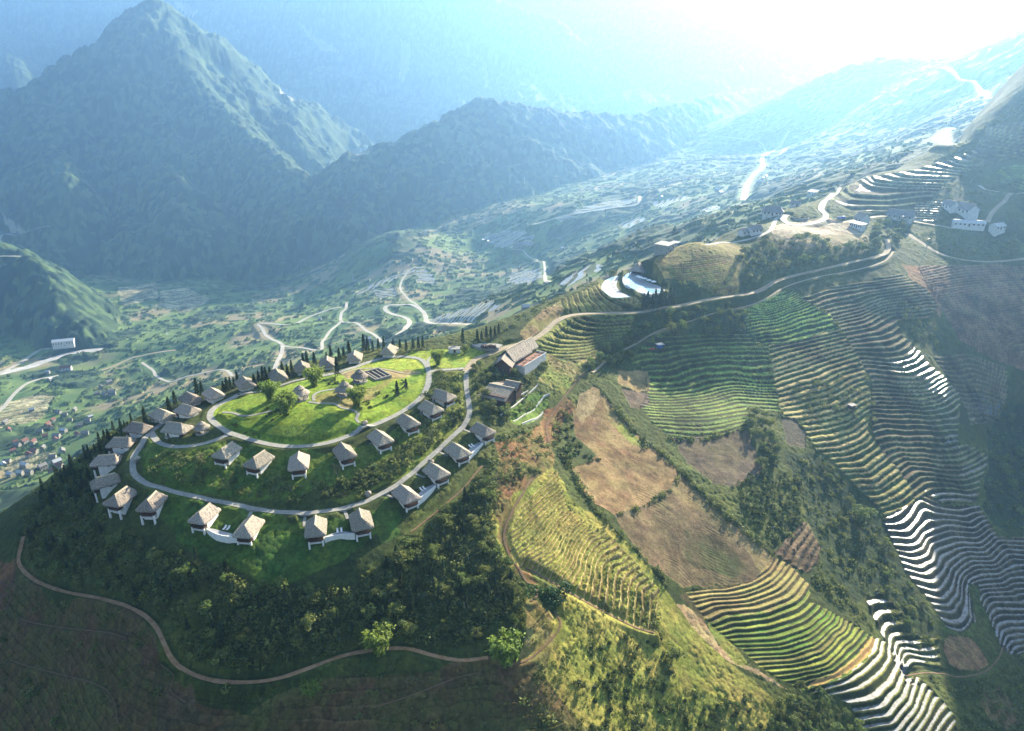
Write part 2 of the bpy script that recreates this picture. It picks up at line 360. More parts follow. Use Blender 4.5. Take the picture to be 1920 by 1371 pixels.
terrace([(1395,585),(1430,565),(1480,545),(1510,560),(1560,590),(1572,615),(1555,625),(1500,640),(1430,648),(1400,620)],
 [(-4,[(1430,578),(1470,567),(1500,555)]),(0,[(1400,595),(1450,588),(1500,572),(1515,565)]),(8,[(1425,644),(1475,640),(1530,625),(1570,614)])],
 [(0.13,0.21,0.05),(0.2,0.28,0.07)],(0.03,0.05,0.02),w=0.55,seed=2,rise=(0.26,0.34,0.09))
terrace([(1440,650),(1500,640),(1572,615),(1600,655),(1620,690),(1635,760),(1625,810),(1640,830),(1690,890),(1712,925),(1715,943),(1660,972),(1640,945),(1600,910),(1565,870),(1530,845),(1500,790),(1465,780),(1450,700)],
 [(10,[(1480,655),(1526,643),(1572,632)]),(17,[(1480,719),(1526,707),(1567,689)]),(24,[(1490,790),(1537,785),(1588,769)]),(29,[(1517,840),(1572,836),(1608,822),(1627,806)]),(33,[(1580,877),(1619,875),(1651,852)]),
 (35,[(1600,897),(1629,895),(1667,872)]),(37,[(1619,919),(1649,917),(1686,891)]),(39,[(1650,937),(1678,927),(1708,905)]),(41,[(1661,960),(1690,951),(1716,935)])],
 [(0.24,0.21,0.10),(0.20,0.19,0.08),(0.27,0.22,0.12)],(0.04,0.065,0.022),w=0.5,seed=3,rise=(0.3,0.27,0.14))
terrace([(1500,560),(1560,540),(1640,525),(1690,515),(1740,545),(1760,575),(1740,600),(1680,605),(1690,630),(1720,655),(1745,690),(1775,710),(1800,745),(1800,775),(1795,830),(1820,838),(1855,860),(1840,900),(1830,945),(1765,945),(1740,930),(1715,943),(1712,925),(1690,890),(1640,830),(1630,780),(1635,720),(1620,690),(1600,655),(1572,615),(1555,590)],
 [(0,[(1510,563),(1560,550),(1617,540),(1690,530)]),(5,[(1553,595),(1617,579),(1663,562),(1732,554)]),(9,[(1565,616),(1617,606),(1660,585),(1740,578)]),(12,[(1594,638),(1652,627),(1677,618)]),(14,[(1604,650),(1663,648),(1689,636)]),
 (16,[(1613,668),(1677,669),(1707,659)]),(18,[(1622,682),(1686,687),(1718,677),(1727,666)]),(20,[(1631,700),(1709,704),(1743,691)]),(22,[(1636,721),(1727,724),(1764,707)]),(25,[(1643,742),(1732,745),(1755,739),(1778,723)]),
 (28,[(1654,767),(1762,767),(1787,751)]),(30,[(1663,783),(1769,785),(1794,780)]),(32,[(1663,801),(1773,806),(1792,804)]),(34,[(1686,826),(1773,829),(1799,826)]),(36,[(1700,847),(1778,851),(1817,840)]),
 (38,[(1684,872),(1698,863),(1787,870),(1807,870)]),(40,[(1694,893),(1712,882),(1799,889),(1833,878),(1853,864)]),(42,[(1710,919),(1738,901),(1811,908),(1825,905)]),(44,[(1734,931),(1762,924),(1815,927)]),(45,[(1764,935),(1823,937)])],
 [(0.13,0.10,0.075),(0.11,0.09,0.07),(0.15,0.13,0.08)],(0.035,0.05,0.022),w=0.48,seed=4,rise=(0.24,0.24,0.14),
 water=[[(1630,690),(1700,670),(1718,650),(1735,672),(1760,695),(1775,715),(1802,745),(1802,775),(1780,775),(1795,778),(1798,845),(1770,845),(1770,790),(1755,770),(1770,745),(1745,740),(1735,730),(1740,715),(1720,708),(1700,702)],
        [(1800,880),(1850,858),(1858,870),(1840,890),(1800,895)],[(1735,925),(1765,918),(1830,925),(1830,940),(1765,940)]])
# wet terraces of the lower right
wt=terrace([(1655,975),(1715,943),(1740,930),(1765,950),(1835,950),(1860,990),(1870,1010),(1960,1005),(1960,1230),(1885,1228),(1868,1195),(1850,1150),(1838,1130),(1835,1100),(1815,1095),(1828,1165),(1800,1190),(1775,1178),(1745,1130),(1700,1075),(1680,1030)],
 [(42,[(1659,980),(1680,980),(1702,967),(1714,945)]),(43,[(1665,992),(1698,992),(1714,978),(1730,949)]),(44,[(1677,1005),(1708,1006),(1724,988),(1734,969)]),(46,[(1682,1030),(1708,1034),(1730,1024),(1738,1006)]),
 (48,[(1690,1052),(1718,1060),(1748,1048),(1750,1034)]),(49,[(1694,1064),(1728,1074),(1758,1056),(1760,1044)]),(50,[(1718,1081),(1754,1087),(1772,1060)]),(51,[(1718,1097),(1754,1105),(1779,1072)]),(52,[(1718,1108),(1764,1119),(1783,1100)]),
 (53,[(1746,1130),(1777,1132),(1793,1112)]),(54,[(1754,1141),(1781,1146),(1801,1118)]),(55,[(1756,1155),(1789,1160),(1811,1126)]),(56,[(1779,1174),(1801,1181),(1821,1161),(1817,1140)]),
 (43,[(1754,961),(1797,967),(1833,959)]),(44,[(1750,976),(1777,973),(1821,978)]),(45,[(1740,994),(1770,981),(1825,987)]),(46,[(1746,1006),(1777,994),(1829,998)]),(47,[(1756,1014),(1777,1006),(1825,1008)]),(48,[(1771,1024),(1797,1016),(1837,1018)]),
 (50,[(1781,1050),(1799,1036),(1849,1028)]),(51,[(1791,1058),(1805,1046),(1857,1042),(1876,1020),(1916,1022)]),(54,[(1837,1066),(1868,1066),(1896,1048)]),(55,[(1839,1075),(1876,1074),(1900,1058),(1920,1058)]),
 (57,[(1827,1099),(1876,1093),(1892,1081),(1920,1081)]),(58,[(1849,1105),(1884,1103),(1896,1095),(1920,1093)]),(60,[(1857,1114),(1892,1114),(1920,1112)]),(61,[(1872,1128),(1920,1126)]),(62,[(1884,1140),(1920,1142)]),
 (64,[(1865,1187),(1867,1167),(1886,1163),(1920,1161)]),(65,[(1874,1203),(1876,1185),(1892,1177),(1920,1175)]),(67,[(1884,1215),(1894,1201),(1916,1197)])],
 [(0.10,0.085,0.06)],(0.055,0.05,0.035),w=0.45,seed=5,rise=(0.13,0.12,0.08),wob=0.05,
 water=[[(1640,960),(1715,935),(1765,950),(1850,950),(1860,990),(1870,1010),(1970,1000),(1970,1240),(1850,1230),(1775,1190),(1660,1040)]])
# fan of the lower middle
FAN=[(0,[(1283,1111),(1354,1105),(1411,1091),(1445,1068),(1454,1048)]),(3,[(1306,1134),(1334,1125),(1397,1122),(1451,1102),(1477,1074)]),(6,[(1331,1168),(1360,1151),(1439,1142),(1488,1122),(1508,1094)]),
 (8,[(1360,1182),(1439,1171),(1496,1151),(1516,1134)]),(11,[(1368,1205),(1457,1202),(1519,1179),(1548,1157)]),(14,[(1400,1231),(1468,1228),(1525,1214),(1573,1174)]),(16,[(1422,1248),(1496,1242),(1553,1214),(1590,1171)]),
 (18,[(1525,1258),(1553,1248),(1596,1208),(1616,1182)]),(20,[(1525,1268),(1568,1256),(1610,1224),(1630,1202)]),(21,[(1508,1289),(1568,1271),(1610,1243),(1638,1206)]),(22,[(1540,1291),(1580,1276),(1619,1252),(1647,1227),(1649,1205)]),
 (23,[(1566,1298),(1609,1286),(1649,1256),(1667,1235)]),(24,[(1587,1312),(1623,1306),(1659,1278),(1679,1250)]),(25,[(1611,1328),(1643,1322),(1679,1286),(1692,1258)]),(26,[(1625,1341),(1659,1337),(1694,1294),(1702,1270)]),
 (27,[(1635,1357),(1675,1351),(1704,1314),(1714,1282)]),(28,[(1669,1369),(1710,1330),(1726,1290)]),(29,[(1694,1371),(1722,1334),(1738,1298)]),(30,[(1714,1371),(1738,1334),(1748,1306)]),(31,[(1736,1371),(1754,1337),(1768,1322)]),(32.3,[(1758,1371),(1777,1343)])]
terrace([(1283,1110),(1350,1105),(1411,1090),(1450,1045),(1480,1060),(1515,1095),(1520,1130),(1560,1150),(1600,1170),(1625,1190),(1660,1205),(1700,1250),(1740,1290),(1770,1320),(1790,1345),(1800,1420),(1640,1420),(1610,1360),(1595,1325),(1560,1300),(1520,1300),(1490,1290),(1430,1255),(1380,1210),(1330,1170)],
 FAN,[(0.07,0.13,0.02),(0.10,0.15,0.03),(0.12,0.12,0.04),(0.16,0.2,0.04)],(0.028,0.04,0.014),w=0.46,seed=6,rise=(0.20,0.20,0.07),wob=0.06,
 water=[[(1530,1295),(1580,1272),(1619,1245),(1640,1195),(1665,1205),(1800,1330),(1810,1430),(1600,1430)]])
m=inpoly([(1275,1115),(1350,1100),(1411,1086),(1450,1040),(1485,1060),(1515,1095),(1500,1125),(1440,1148),(1360,1158),(1325,1175)],1); C[m]=C[m]*0.45+np.array((0.24,0.17,0.10),np.float32)*np.clip(C[m].sum(1,keepdims=True)/0.3,0.15,1)*0.8
m=inpoly([(1500,1292),(1568,1260),(1605,1232),(1632,1195),(1645,1200),(1628,1235),(1590,1262),(1540,1285)],0.4); C[m]=C[m]*0.4+np.array((0.45,0.28,0.13),np.float32)*0.6
terrace([(1000,645),(1035,614),(1070,597),(1190,595),(1185,620),(1150,645),(1120,665),(1080,680),(1040,670)],
 [(0,[(1075,593),(1100,602),(1140,606),(1190,604)]),(2,[(1057,600),(1072,617),(1110,622),(1165,617)]),(3,[(1042,612),(1060,627),(1097,632),(1160,625)]),(4,[(1027,625),(1052,637),(1100,640),(1150,632)]),(6,[(1052,655),(1100,650),(1135,640)]),(8,[(1062,665),(1100,662),(1130,652)])],
 [(0.14,0.15,0.05),(0.17,0.14,0.08),(0.12,0.15,0.04)],(0.035,0.05,0.015),w=0.4,seed=7,rise=(0.2,0.2,0.06),wob=0.05)
terrace([(1050,562),(1110,540),(1122,530),(1140,562),(1180,572),(1240,566),(1215,576),(1080,584),(1058,582)],
 [(0,[(1055,562),(1060,580)]),(1,[(1067,560),(1070,580)]),(2,[(1077,555),(1080,570),(1092,580)]),(4,[(1095,547),(1097,562),(1115,577)]),(6,[(1112,542),(1120,560),(1147,577)]),(7,[(1120,540),(1132,557),(1160,572),(1200,576)])],
 [(0.16,0.17,0.05),(0.2,0.19,0.07)],(0.05,0.06,0.02),w=0.4,seed=8,rise=(0.26,0.25,0.1),wob=0.04,off=0.0)
terrace([(1550,375),(1620,335),(1720,318),(1800,295),(1830,280),(1850,240),(1935,228),(1935,290),(1840,312),(1770,345),(1740,385),(1665,397),(1600,397)],
 [(4.96,[(1553,377),(1581,393),(1665,394)]),(3.72,[(1576,367),(1589,380),(1641,382),(1743,374)]),(2.48,[(1594,354),(1602,364),(1654,369),(1738,361)]),(1.24,[(1620,338),(1641,350),(1680,354),(1738,354)]),(0.00,[(1636,341),(1680,346),(1704,347)]),
 (-1.24,[(1654,330),(1680,338),(1743,341)]),(-2.48,[(1686,325),(1706,331),(1764,333)]),(-3.72,[(1722,321),(1759,324),(1785,325)]),(-5.58,[(1766,309),(1785,316),(1805,317)]),(-7.44,[(1795,299),(1808,307),(1826,304)]),(-9.30,[(1818,286),(1834,296)]),(-11.16,[(1837,275),(1915,285)]),(-14.88,[(1850,252),(1915,262)])],
 [(0.12,0.13,0.06),(0.14,0.12,0.08)],(0.05,0.055,0.03),w=0.42,seed=9,rise=(0.22,0.24,0.12),wob=0.03,
 water=[[(1605,360),(1620,333),(1720,316),(1800,293),(1825,280),(1840,298),(1800,322),(1770,335),(1740,360),(1640,360)],[(1640,396),(1600,394),(1580,395),(1545,377),(1555,372),(1600,385)]])
terrace([(1715,385),(1765,375),(1778,380),(1745,420),(1712,418)],1.3,[(0.2,0.2,0.12)],(0.07,0.07,0.04),w=0.4,seed=10,water=[[(1710,380),(1780,372),(1778,390),(1745,425),(1708,420)]])
terrace([(1262,500),(1320,478),(1372,484),(1386,545),(1350,545),(1310,527),(1265,520)],0.9,[(0.17,0.12,0.05),(0.15,0.14,0.04)],(0.09,0.075,0.03),w=0.45,lip=0.1,seed=17,jit=1.5,rise=(0.19,0.19,0.05))
terrace([(1860,330),(1880,315),(1935,305),(1935,352),(1880,345)],1.4,[(0.12,0.18,0.06)],(0.04,0.06,0.02),w=0.4,seed=11)
terrace([(1720,500),(1800,498),(1935,500),(1935,700),(1870,680),(1800,640),(1770,590),(1740,540)],1.15,[(0.19,0.12,0.085),(0.17,0.115,0.08)],(0.10,0.07,0.05),w=0.4,seed=12,rise=(0.22,0.15,0.10))
terrace([(1750,670),(1800,660),(1885,690),(1890,740),(1870,790),(1820,800),(1812,770),(1795,740)],
 [(0,[(1764,677),(1824,671),(1881,696)]),(6,[(1801,730),(1838,728),(1879,746)]),(8,[(1817,746),(1870,755)]),(11,[(1819,771),(1851,774)]),(13,[(1826,794),(1856,792)])],
 [(0.14,0.11,0.08)],(0.05,0.055,0.03),w=0.42,seed=13,rise=(0.2,0.18,0.11),water=[[(1795,738),(1850,735),(1880,750),(1875,765),(1860,800),(1815,805),(1812,770)]])
terrace([(1622,1125),(1650,1112),(1690,1150),(1700,1190),(1760,1200),(1765,1255),(1700,1262),(1725,1290),(1700,1285),(1660,1205),(1640,1165)],
 [(-4,[(1622,1128),(1650,1122)]),(0,[(1675,1229),(1680,1203),(1694,1201)]),(1,[(1683,1227),(1688,1215),(1718,1216)]),(2,[(1690,1231),(1698,1224),(1746,1231)]),(3,[(1696,1246),(1704,1237),(1750,1241)]),(5,[(1700,1270),(1725,1262)])],
 [(0.08,0.09,0.04)],(0.03,0.045,0.02),w=0.45,seed=14,water=[[(1618,1120),(1650,1110),(1665,1140),(1690,1200),(1750,1215),(1755,1235),(1700,1255),(1728,1290),(1700,1285),(1660,1205)]])
terrace([(1450,1040),(1500,985),(1512,978),(1540,1030),(1530,1060),(1512,1075),(1480,1058)],1.6,[(0.17,0.13,0.09)],(0.08,0.065,0.045),w=0.45,seed=15)
# rows on the yellow spur
BM_=terrace([(960,1000),(985,930),(1040,880),(1075,960),(1140,1000),(1200,1060),(1240,1110),(1230,1190),(1130,1140),(1000,1070),(955,1060)],
 [(0,[(1000,1060),(1035,1035),(1060,995),(1105,955)]),(6,[(1060,1080),(1100,1005),(1140,985)]),(12,[(1125,1120),(1135,1060),(1185,1035)]),(18,[(1205,1180),(1210,1110),(1240,1090)])],
 [(0.15,0.165,0.035),(0.175,0.175,0.045)],(0.13,0.11,0.04),w=0.3,lip=0.2,jit=2,wob=0.22,seed=16,rise=(0.33,0.28,0.13))
# valley terraces seen from afar
for k,(pl,wv) in enumerate([([(775,500),(790,497),(820,525),(815,535),(785,530)],1),([(665,550),(700,530),(765,505),(780,500),(775,512),(745,522),(700,542),(670,557)],1),([(690,546),(740,540),(748,555),(715,562)],1),
 ([(800,600),(870,578),(925,563),(940,575),(890,598),(820,606)],1),([(955,512),(1010,503),(1022,525),(985,535),(955,530)],1),([(1040,532),(1110,494),(1135,500),(1060,540)],1),([(1120,380),(1190,372),(1195,385),(1100,400),(1050,418),(1040,408)],1),
 ([(1220,378),(1290,366),(1293,372),(1235,392)],1),([(1310,394),(1350,384),(1352,392),(1320,400)],1),([(300,545),(350,540),(395,560),(350,590),(300,575)],0),([(0,760),(60,742),(110,742),(70,790),(0,805)],0),([(0,870),(60,850),(110,845),(90,875),(20,895)],0),
 ([(900,440),(960,430),(1000,440),(1000,460),(930,465)],1),([(1155,420),(1200,405),(1215,412),(1180,430)],1),([(220,540),(290,530),(300,560),(230,575)],0)]):
    terrace(pl,((0.8,-0.6,17.0) if k%2 else (0.35,0.94,20.0)) if wv else (-0.3,0.95,15.0),[(0.34,0.30,0.18),(0.26,0.24,0.13)],(0.07,0.10,0.04),w=0.4,jit=5,seed=80+k,lip=0,water=[[(p[0]+(p[0]-pl[0][0])*0.05,p[1]) for p in pl]] if wv else None)
log('terraces')
# plain fields and ground patches: polygon, two colours, jitter, field?
PATCH=[
 ([(1110,722),(1130,735),(1180,800),(1230,845),(1272,880),(1265,910),(1215,945),(1150,965),(1100,930),(1075,880),(1120,855),(1080,820),(1075,780)],(0.145,0.10,0.055),(0.21,0.155,0.09),1.0,1),
 ([(1085,740),(1105,728),(1125,745),(1110,780),(1085,800)],(0.26,0.21,0.13),(0.19,0.15,0.08),1.5,1),
 ([(1125,745),(1150,775),(1185,810),(1220,840),(1180,830),(1150,800)],(0.17,0.2,0.05),(0.2,0.16,0.08),1.5,1),
 ([(1150,965),(1215,945),(1270,905),(1275,885),(1340,950),(1400,1000),(1452,1045),(1410,1090),(1350,1100),(1280,1100),(1220,1060),(1180,1010)],(0.10,0.08,0.05),(0.155,0.12,0.075),1.0,1),
 ([(1275,885),(1340,950),(1400,1000),(1452,1045),(1425,1070),(1380,1010),(1330,965),(1275,940),(1262,915)],(0.22,0.18,0.10),(0.18,0.145,0.075),1.5,1),
 ([(1290,1035),(1310,1010),(1345,1000),(1375,1008),(1400,1028),(1420,1050),(1408,1072),(1380,1088),(1340,1092),(1308,1080),(1292,1060)],(0.06,0.07,0.03),(0.11,0.09,0.055),7,1),
 ([(945,775),(965,765),(1000,735),(1025,742),(1030,760),(1005,790),(980,800),(960,795)],(0.06,0.12,0.022),(0.10,0.17,0.03),1,0),
 ([(1260,822),(1350,819),(1405,802),(1415,840),(1432,890),(1380,915),(1340,910),(1290,870)],(0.10,0.08,0.065),(0.13,0.11,0.07),1.0,1),
 ([(1160,695),(1215,697),(1218,735),(1195,735),(1160,720)],(0.24,0.18,0.10),(0.2,0.16,0.08),1.0,1),
 ([(1165,730),(1215,738),(1218,762),(1185,768)],(0.10,0.08,0.07),(0.13,0.10,0.08),1.0,1),
 ([(1465,785),(1490,785),(1512,815),(1510,840),(1475,835)],(0.08,0.075,0.065),(0.10,0.09,0.07),0.5,1),
 ([(1770,1200),(1780,1192),(1815,1195),(1828,1205),(1855,1243),(1840,1254),(1800,1258),(1780,1245),(1771,1222)],(0.24,0.15,0.085),(0.3,0.2,0.12),0.3,1),
 ([(1838,1290),(1870,1280),(1910,1345),(1900,1371),(1860,1350),(1830,1310)],(0.16,0.11,0.06),(0.09,0.09,0.04),3,0),
 ([(1240,1140),(1290,1135),(1325,1160),(1345,1210),(1400,1250),(1475,1290),(1440,1282),(1370,1248),(1340,1225),(1325,1270),(1290,1270),(1262,1200)],(0.25,0.17,0.10),(0.3,0.23,0.14),2,0),
 ([(1320,1160),(1350,1185),(1400,1240),(1370,1245),(1345,1215)],(0.15,0.2,0.04),(0.2,0.2,0.06),2,0),
 # yellow-green spur down the middle
 ([(940,930),(1000,870),(1045,870),(1100,970),(1240,1100),(1280,1160),(1340,1230),(1440,1300),(1530,1371),(1560,1480),(900,1480),(960,1371),(985,1250),(1010,1160),(990,1090),(945,1050)],(0.14,0.165,0.035),(0.235,0.22,0.062),9,0),
 ([(1000,1120),(1050,1150),(1040,1200),(1000,1300),(960,1371),(900,1400),(940,1280),(985,1200)],(0.25,0.18,0.10),(0.17,0.16,0.06),3,0),
 ([(930,830),(1010,800),(1060,740),(1080,760),(1040,830),(1030,880),(980,920),(950,1000),(975,1070),(1000,1100),(960,1090),(925,1010),(925,920)],(0.17,0.095,0.05),(0.10,0.10,0.035),3,0),
 ([(1000,655),(1040,672),(1085,685),(1110,668),(1130,670),(1060,740),(1040,730),(1010,720),(1015,690)],(0.15,0.19,0.05),(0.2,0.17,0.08),2,0),
 # hilltop lawns
 ([(395,785),(404,765),(425,752),(485,736),(560,715),(623,701),(649,694),(686,681),(744,670),(783,672),(800,685),(804,713),(788,747),(744,778),(686,803),(626,830),(560,838),(500,833),(442,815),(406,797)],(0.10,0.17,0.02),(0.17,0.25,0.03),0.5,0),
 ([(480,790),(560,800),(640,790),(665,800),(640,820),(560,832),(500,825),(450,810)],(0.07,0.13,0.018),(0.11,0.17,0.025),3,0),
 ([(595,742),(620,733),(650,740),(700,725),(745,700),(770,690),(790,700),(740,715),(700,745),(660,765),(630,760),(600,755)],(0.24,0.21,0.10),(0.17,0.18,0.05),1.5,0),
 ([(640,700),(670,694),(720,692),(790,700),(770,705),(700,702),(650,712)],(0.25,0.2,0.12),(0.2,0.2,0.08),1.0,0),
 ([(650,695),(690,682),(745,673),(780,675),(795,690),(795,697),(740,691),(690,690)],(0.17,0.25,0.03),(0.22,0.28,0.04),0.5,0),
 ([(750,672),(775,660),(830,655),(880,652),(915,655),(900,672),(870,689),(830,690),(805,685),(790,672)],(0.18,0.26,0.035),(0.22,0.28,0.05),0.8,0),
 ([(810,700),(872,698),(876,750),(870,790),(830,830),(790,870),(740,905),(680,930),(620,935),(640,905),(720,850),(790,780),(812,730)],(0.09,0.13,0.025),(0.14,0.17,0.035),2,0),
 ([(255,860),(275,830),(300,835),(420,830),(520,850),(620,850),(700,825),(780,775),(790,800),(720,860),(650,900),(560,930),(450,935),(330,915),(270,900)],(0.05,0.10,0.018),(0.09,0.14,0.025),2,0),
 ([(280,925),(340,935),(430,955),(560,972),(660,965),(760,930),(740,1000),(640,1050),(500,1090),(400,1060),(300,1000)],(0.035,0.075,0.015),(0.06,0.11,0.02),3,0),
 ([(480,1000),(560,990),(590,1030),(520,1060),(490,1040)],(0.035,0.085,0.02),(0.06,0.11,0.025),5,0),
 ([(700,960),(730,940),(760,990),(720,1010)],(0.035,0.085,0.02),(0.06,0.11,0.025),5,0),
 # cleared ground below the dirt track, lower left
 ([(-200,1070),(0,1055),(40,1065),(120,1110),(230,1140),(290,1180),(320,1240),(380,1280),(480,1280),(600,1240),(700,1215),(900,1230),(975,1258),(1010,1295),(1050,1335),(1100,1380),(1110,1500),(-200,1500)],(0.11,0.075,0.04),(0.09,0.09,0.035),8,0),
 ([(-100,1060),(0,1055),(30,1068),(25,1130),(0,1150),(-100,1160)],(0.16,0.09,0.05),(0.12,0.08,0.05),2,0),
 ([(300,1290),(380,1285),(400,1371),(280,1371)],(0.12,0.09,0.055),(0.08,0.07,0.04),6,0),
 # knoll by the pool, car park ground, slopes by the upper village
 ([(1225,490),(1250,470),(1310,450),(1370,455),(1400,470),(1385,505),(1385,548),(1340,545),(1290,530),(1240,520)],(0.12,0.125,0.03),(0.17,0.145,0.055),1.5,0),
 ([(1262,500),(1320,480),(1370,485),(1385,545),(1360,548),(1310,525),(1265,520)],(0.17,0.115,0.05),(0.14,0.13,0.04),1.5,0),
 ([(1440,425),(1500,415),(1545,410),(1610,418),(1620,440),(1580,450),(1500,445),(1450,440)],(0.36,0.33,0.28),(0.24,0.19,0.14),1.0,0),
 ([(1440,440),(1620,440),(1635,455),(1560,470),(1450,465)],(0.3,0.24,0.17),(0.17,0.15,0.08),2,0),
 ([(1690,495),(1760,510),(1790,560),(1765,600),(1740,560),(1700,520)],(0.27,0.15,0.085),(0.22,0.14,0.08),3,0),
 ([(1055,560),(1020,580),(1000,600),(975,625),(985,640),(1030,605),(1060,585)],(0.2,0.15,0.09),(0.17,0.17,0.06),1.5,0),
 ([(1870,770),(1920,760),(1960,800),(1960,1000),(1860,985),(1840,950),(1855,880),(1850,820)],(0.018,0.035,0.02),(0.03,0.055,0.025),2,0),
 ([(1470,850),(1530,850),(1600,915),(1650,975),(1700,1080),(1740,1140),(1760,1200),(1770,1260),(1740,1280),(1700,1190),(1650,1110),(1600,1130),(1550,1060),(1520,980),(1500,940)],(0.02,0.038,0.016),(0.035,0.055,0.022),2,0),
]
for k,(pl,c0,c1,j,fl) in enumerate(PATCH):
    m=inpoly(pl,j,seed=200+k); t=0.5+fbm(X[m],Y[m],11,3,300+k)*1.3+fbm(X[m],Y[m],2.5,2,330+k)*0.5
    k_=~(TERR[m]) if not fl else np.ones(int(m.sum()),bool)
    mm=np.zeros_like(m); mm[m]=k_; C[mm]=vc3(t[k_],c0,c1)
    if fl: FIELD|=mm; BARE|=mm
log('patches')
# plough furrows / planting rows on the bare fields
fr=np.sin((X*0.35+Y*0.94+fbm(X,Y,20,2,77)*5)*2*math.pi/1.25)*np.clip(0.6+fbm(X,Y,12,2,78)*2,0,1.3)
C[FIELD]*=(1+0.07*fr+fbm(X,Y,3,3,79)*0.5+fbm(X,Y,17,3,80)*0.5)[FIELD][:,None]; DZ[FIELD]+=(0.07*fr+fbm(X,Y,2,2,76)*0.12)[FIELD]
# grass and scrub relief on the near hill; canopy on far slopes
g,gid=cells(X,Y,1.35,91); g2,gid2=cells(X,Y,4.5,92)
gm=isnear&~BARE
hill=np.clip(0.55+n1,0.15,1)
LAWN=inpoly([(395,785),(404,765),(425,752),(485,736),(560,715),(623,701),(649,694),(686,681),(744,670),(783,672),(800,685),(804,713),(788,747),(744,778),(686,803),(626,830),(560,838),(500,833),(442,815),(406,797)],0.3)|inpoly([(750,672),(775,660),(830,655),(880,652),(915,655),(900,672),(870,689),(830,690),(805,685),(790,672)],0.5)
amp=np.where(LAWN,0.22,0.62)*hill
DZ[gm]+=(g*amp*1.0+np.where(LAWN,0,np.clip(n2*2+0.1,0,1)*g2*0.4))[gm]
C[gm]*=(0.72+0.5*gid[gm])[:,None]
for pl in ([(752,78),(768,82),(770,110),(758,150),(748,145),(750,110)],[(905,120),(913,125),(918,170),(910,168)],[(520,160),(545,175),(562,192),(552,194),(525,175)],[(325,2),(350,8),(372,28),(355,32),(335,18)],[(560,45),(640,100),(600,95)],[(0,400),(25,415),(60,440),(20,430)],[(664,286),(692,284),(690,291),(668,292)]):
    m=inpoly(pl,8,seed=int(pl[0][0])); BARE|=m; C[m]=vc3(0.5+n3[m],(0.30,0.27,0.20),(0.20,0.21,0.11))
fm=(ismount&~BARE)|(far&(fbm(X,Y,150,4,61)>0.20))&~BARE
f1,fid=cells(X,Y,14.0,95); f2,_=cells(X,Y,30.0,96)
den=np.clip(0.5+fbm(X,Y,45,3,62)*2.2,0.05,1)
km=np.where(ismount,1.9,0.8)
DZ[fm]+=((f1*5.5*den+f2*4.5*den)*km)[fm]
C[fm]=vc3(np.clip(fid**1.6+fbm(X,Y,120,4,63)*0.45,0,1),(0.011,0.028,0.016),(0.068,0.11,0.040))[fm]
fs=far&~ismount&~fm&~BARE
LOW=inpoly([(-200,1075),(0,1060),(40,1070),(120,1116),(230,1146),(285,1186),(315,1246),(380,1288),(480,1288),(600,1248),(700,1225),(900,1240),(975,1262),(1010,1300),(1050,1340),(1100,1380),(1110,1500),(-200,1500)],8)
sw=ZT/1.9+fbm(X,Y,30,3,99)*1.1; sw=sw-np.floor(sw); DZ[LOW]+=(0.5*(sw-0.5))[LOW]; C[LOW]*=(0.8+0.5*sstep(0.75,0.95,sw)*np.clip(0.5+fbm(X,Y,25,2,98)*2,0,1))[LOW][:,None]
f3,fid3=cells(X,Y,7.0,97); sp=(hash2(np.floor(X/14).astype(np.int64),np.floor(Y/14).astype(np.int64),5)>0.72)&fs
DZ[sp]+=f3[sp]*3.5; C[sp]=vc3(fid3,(0.03,0.06,0.02),(0.07,0.11,0.03))[sp]
log('relief')
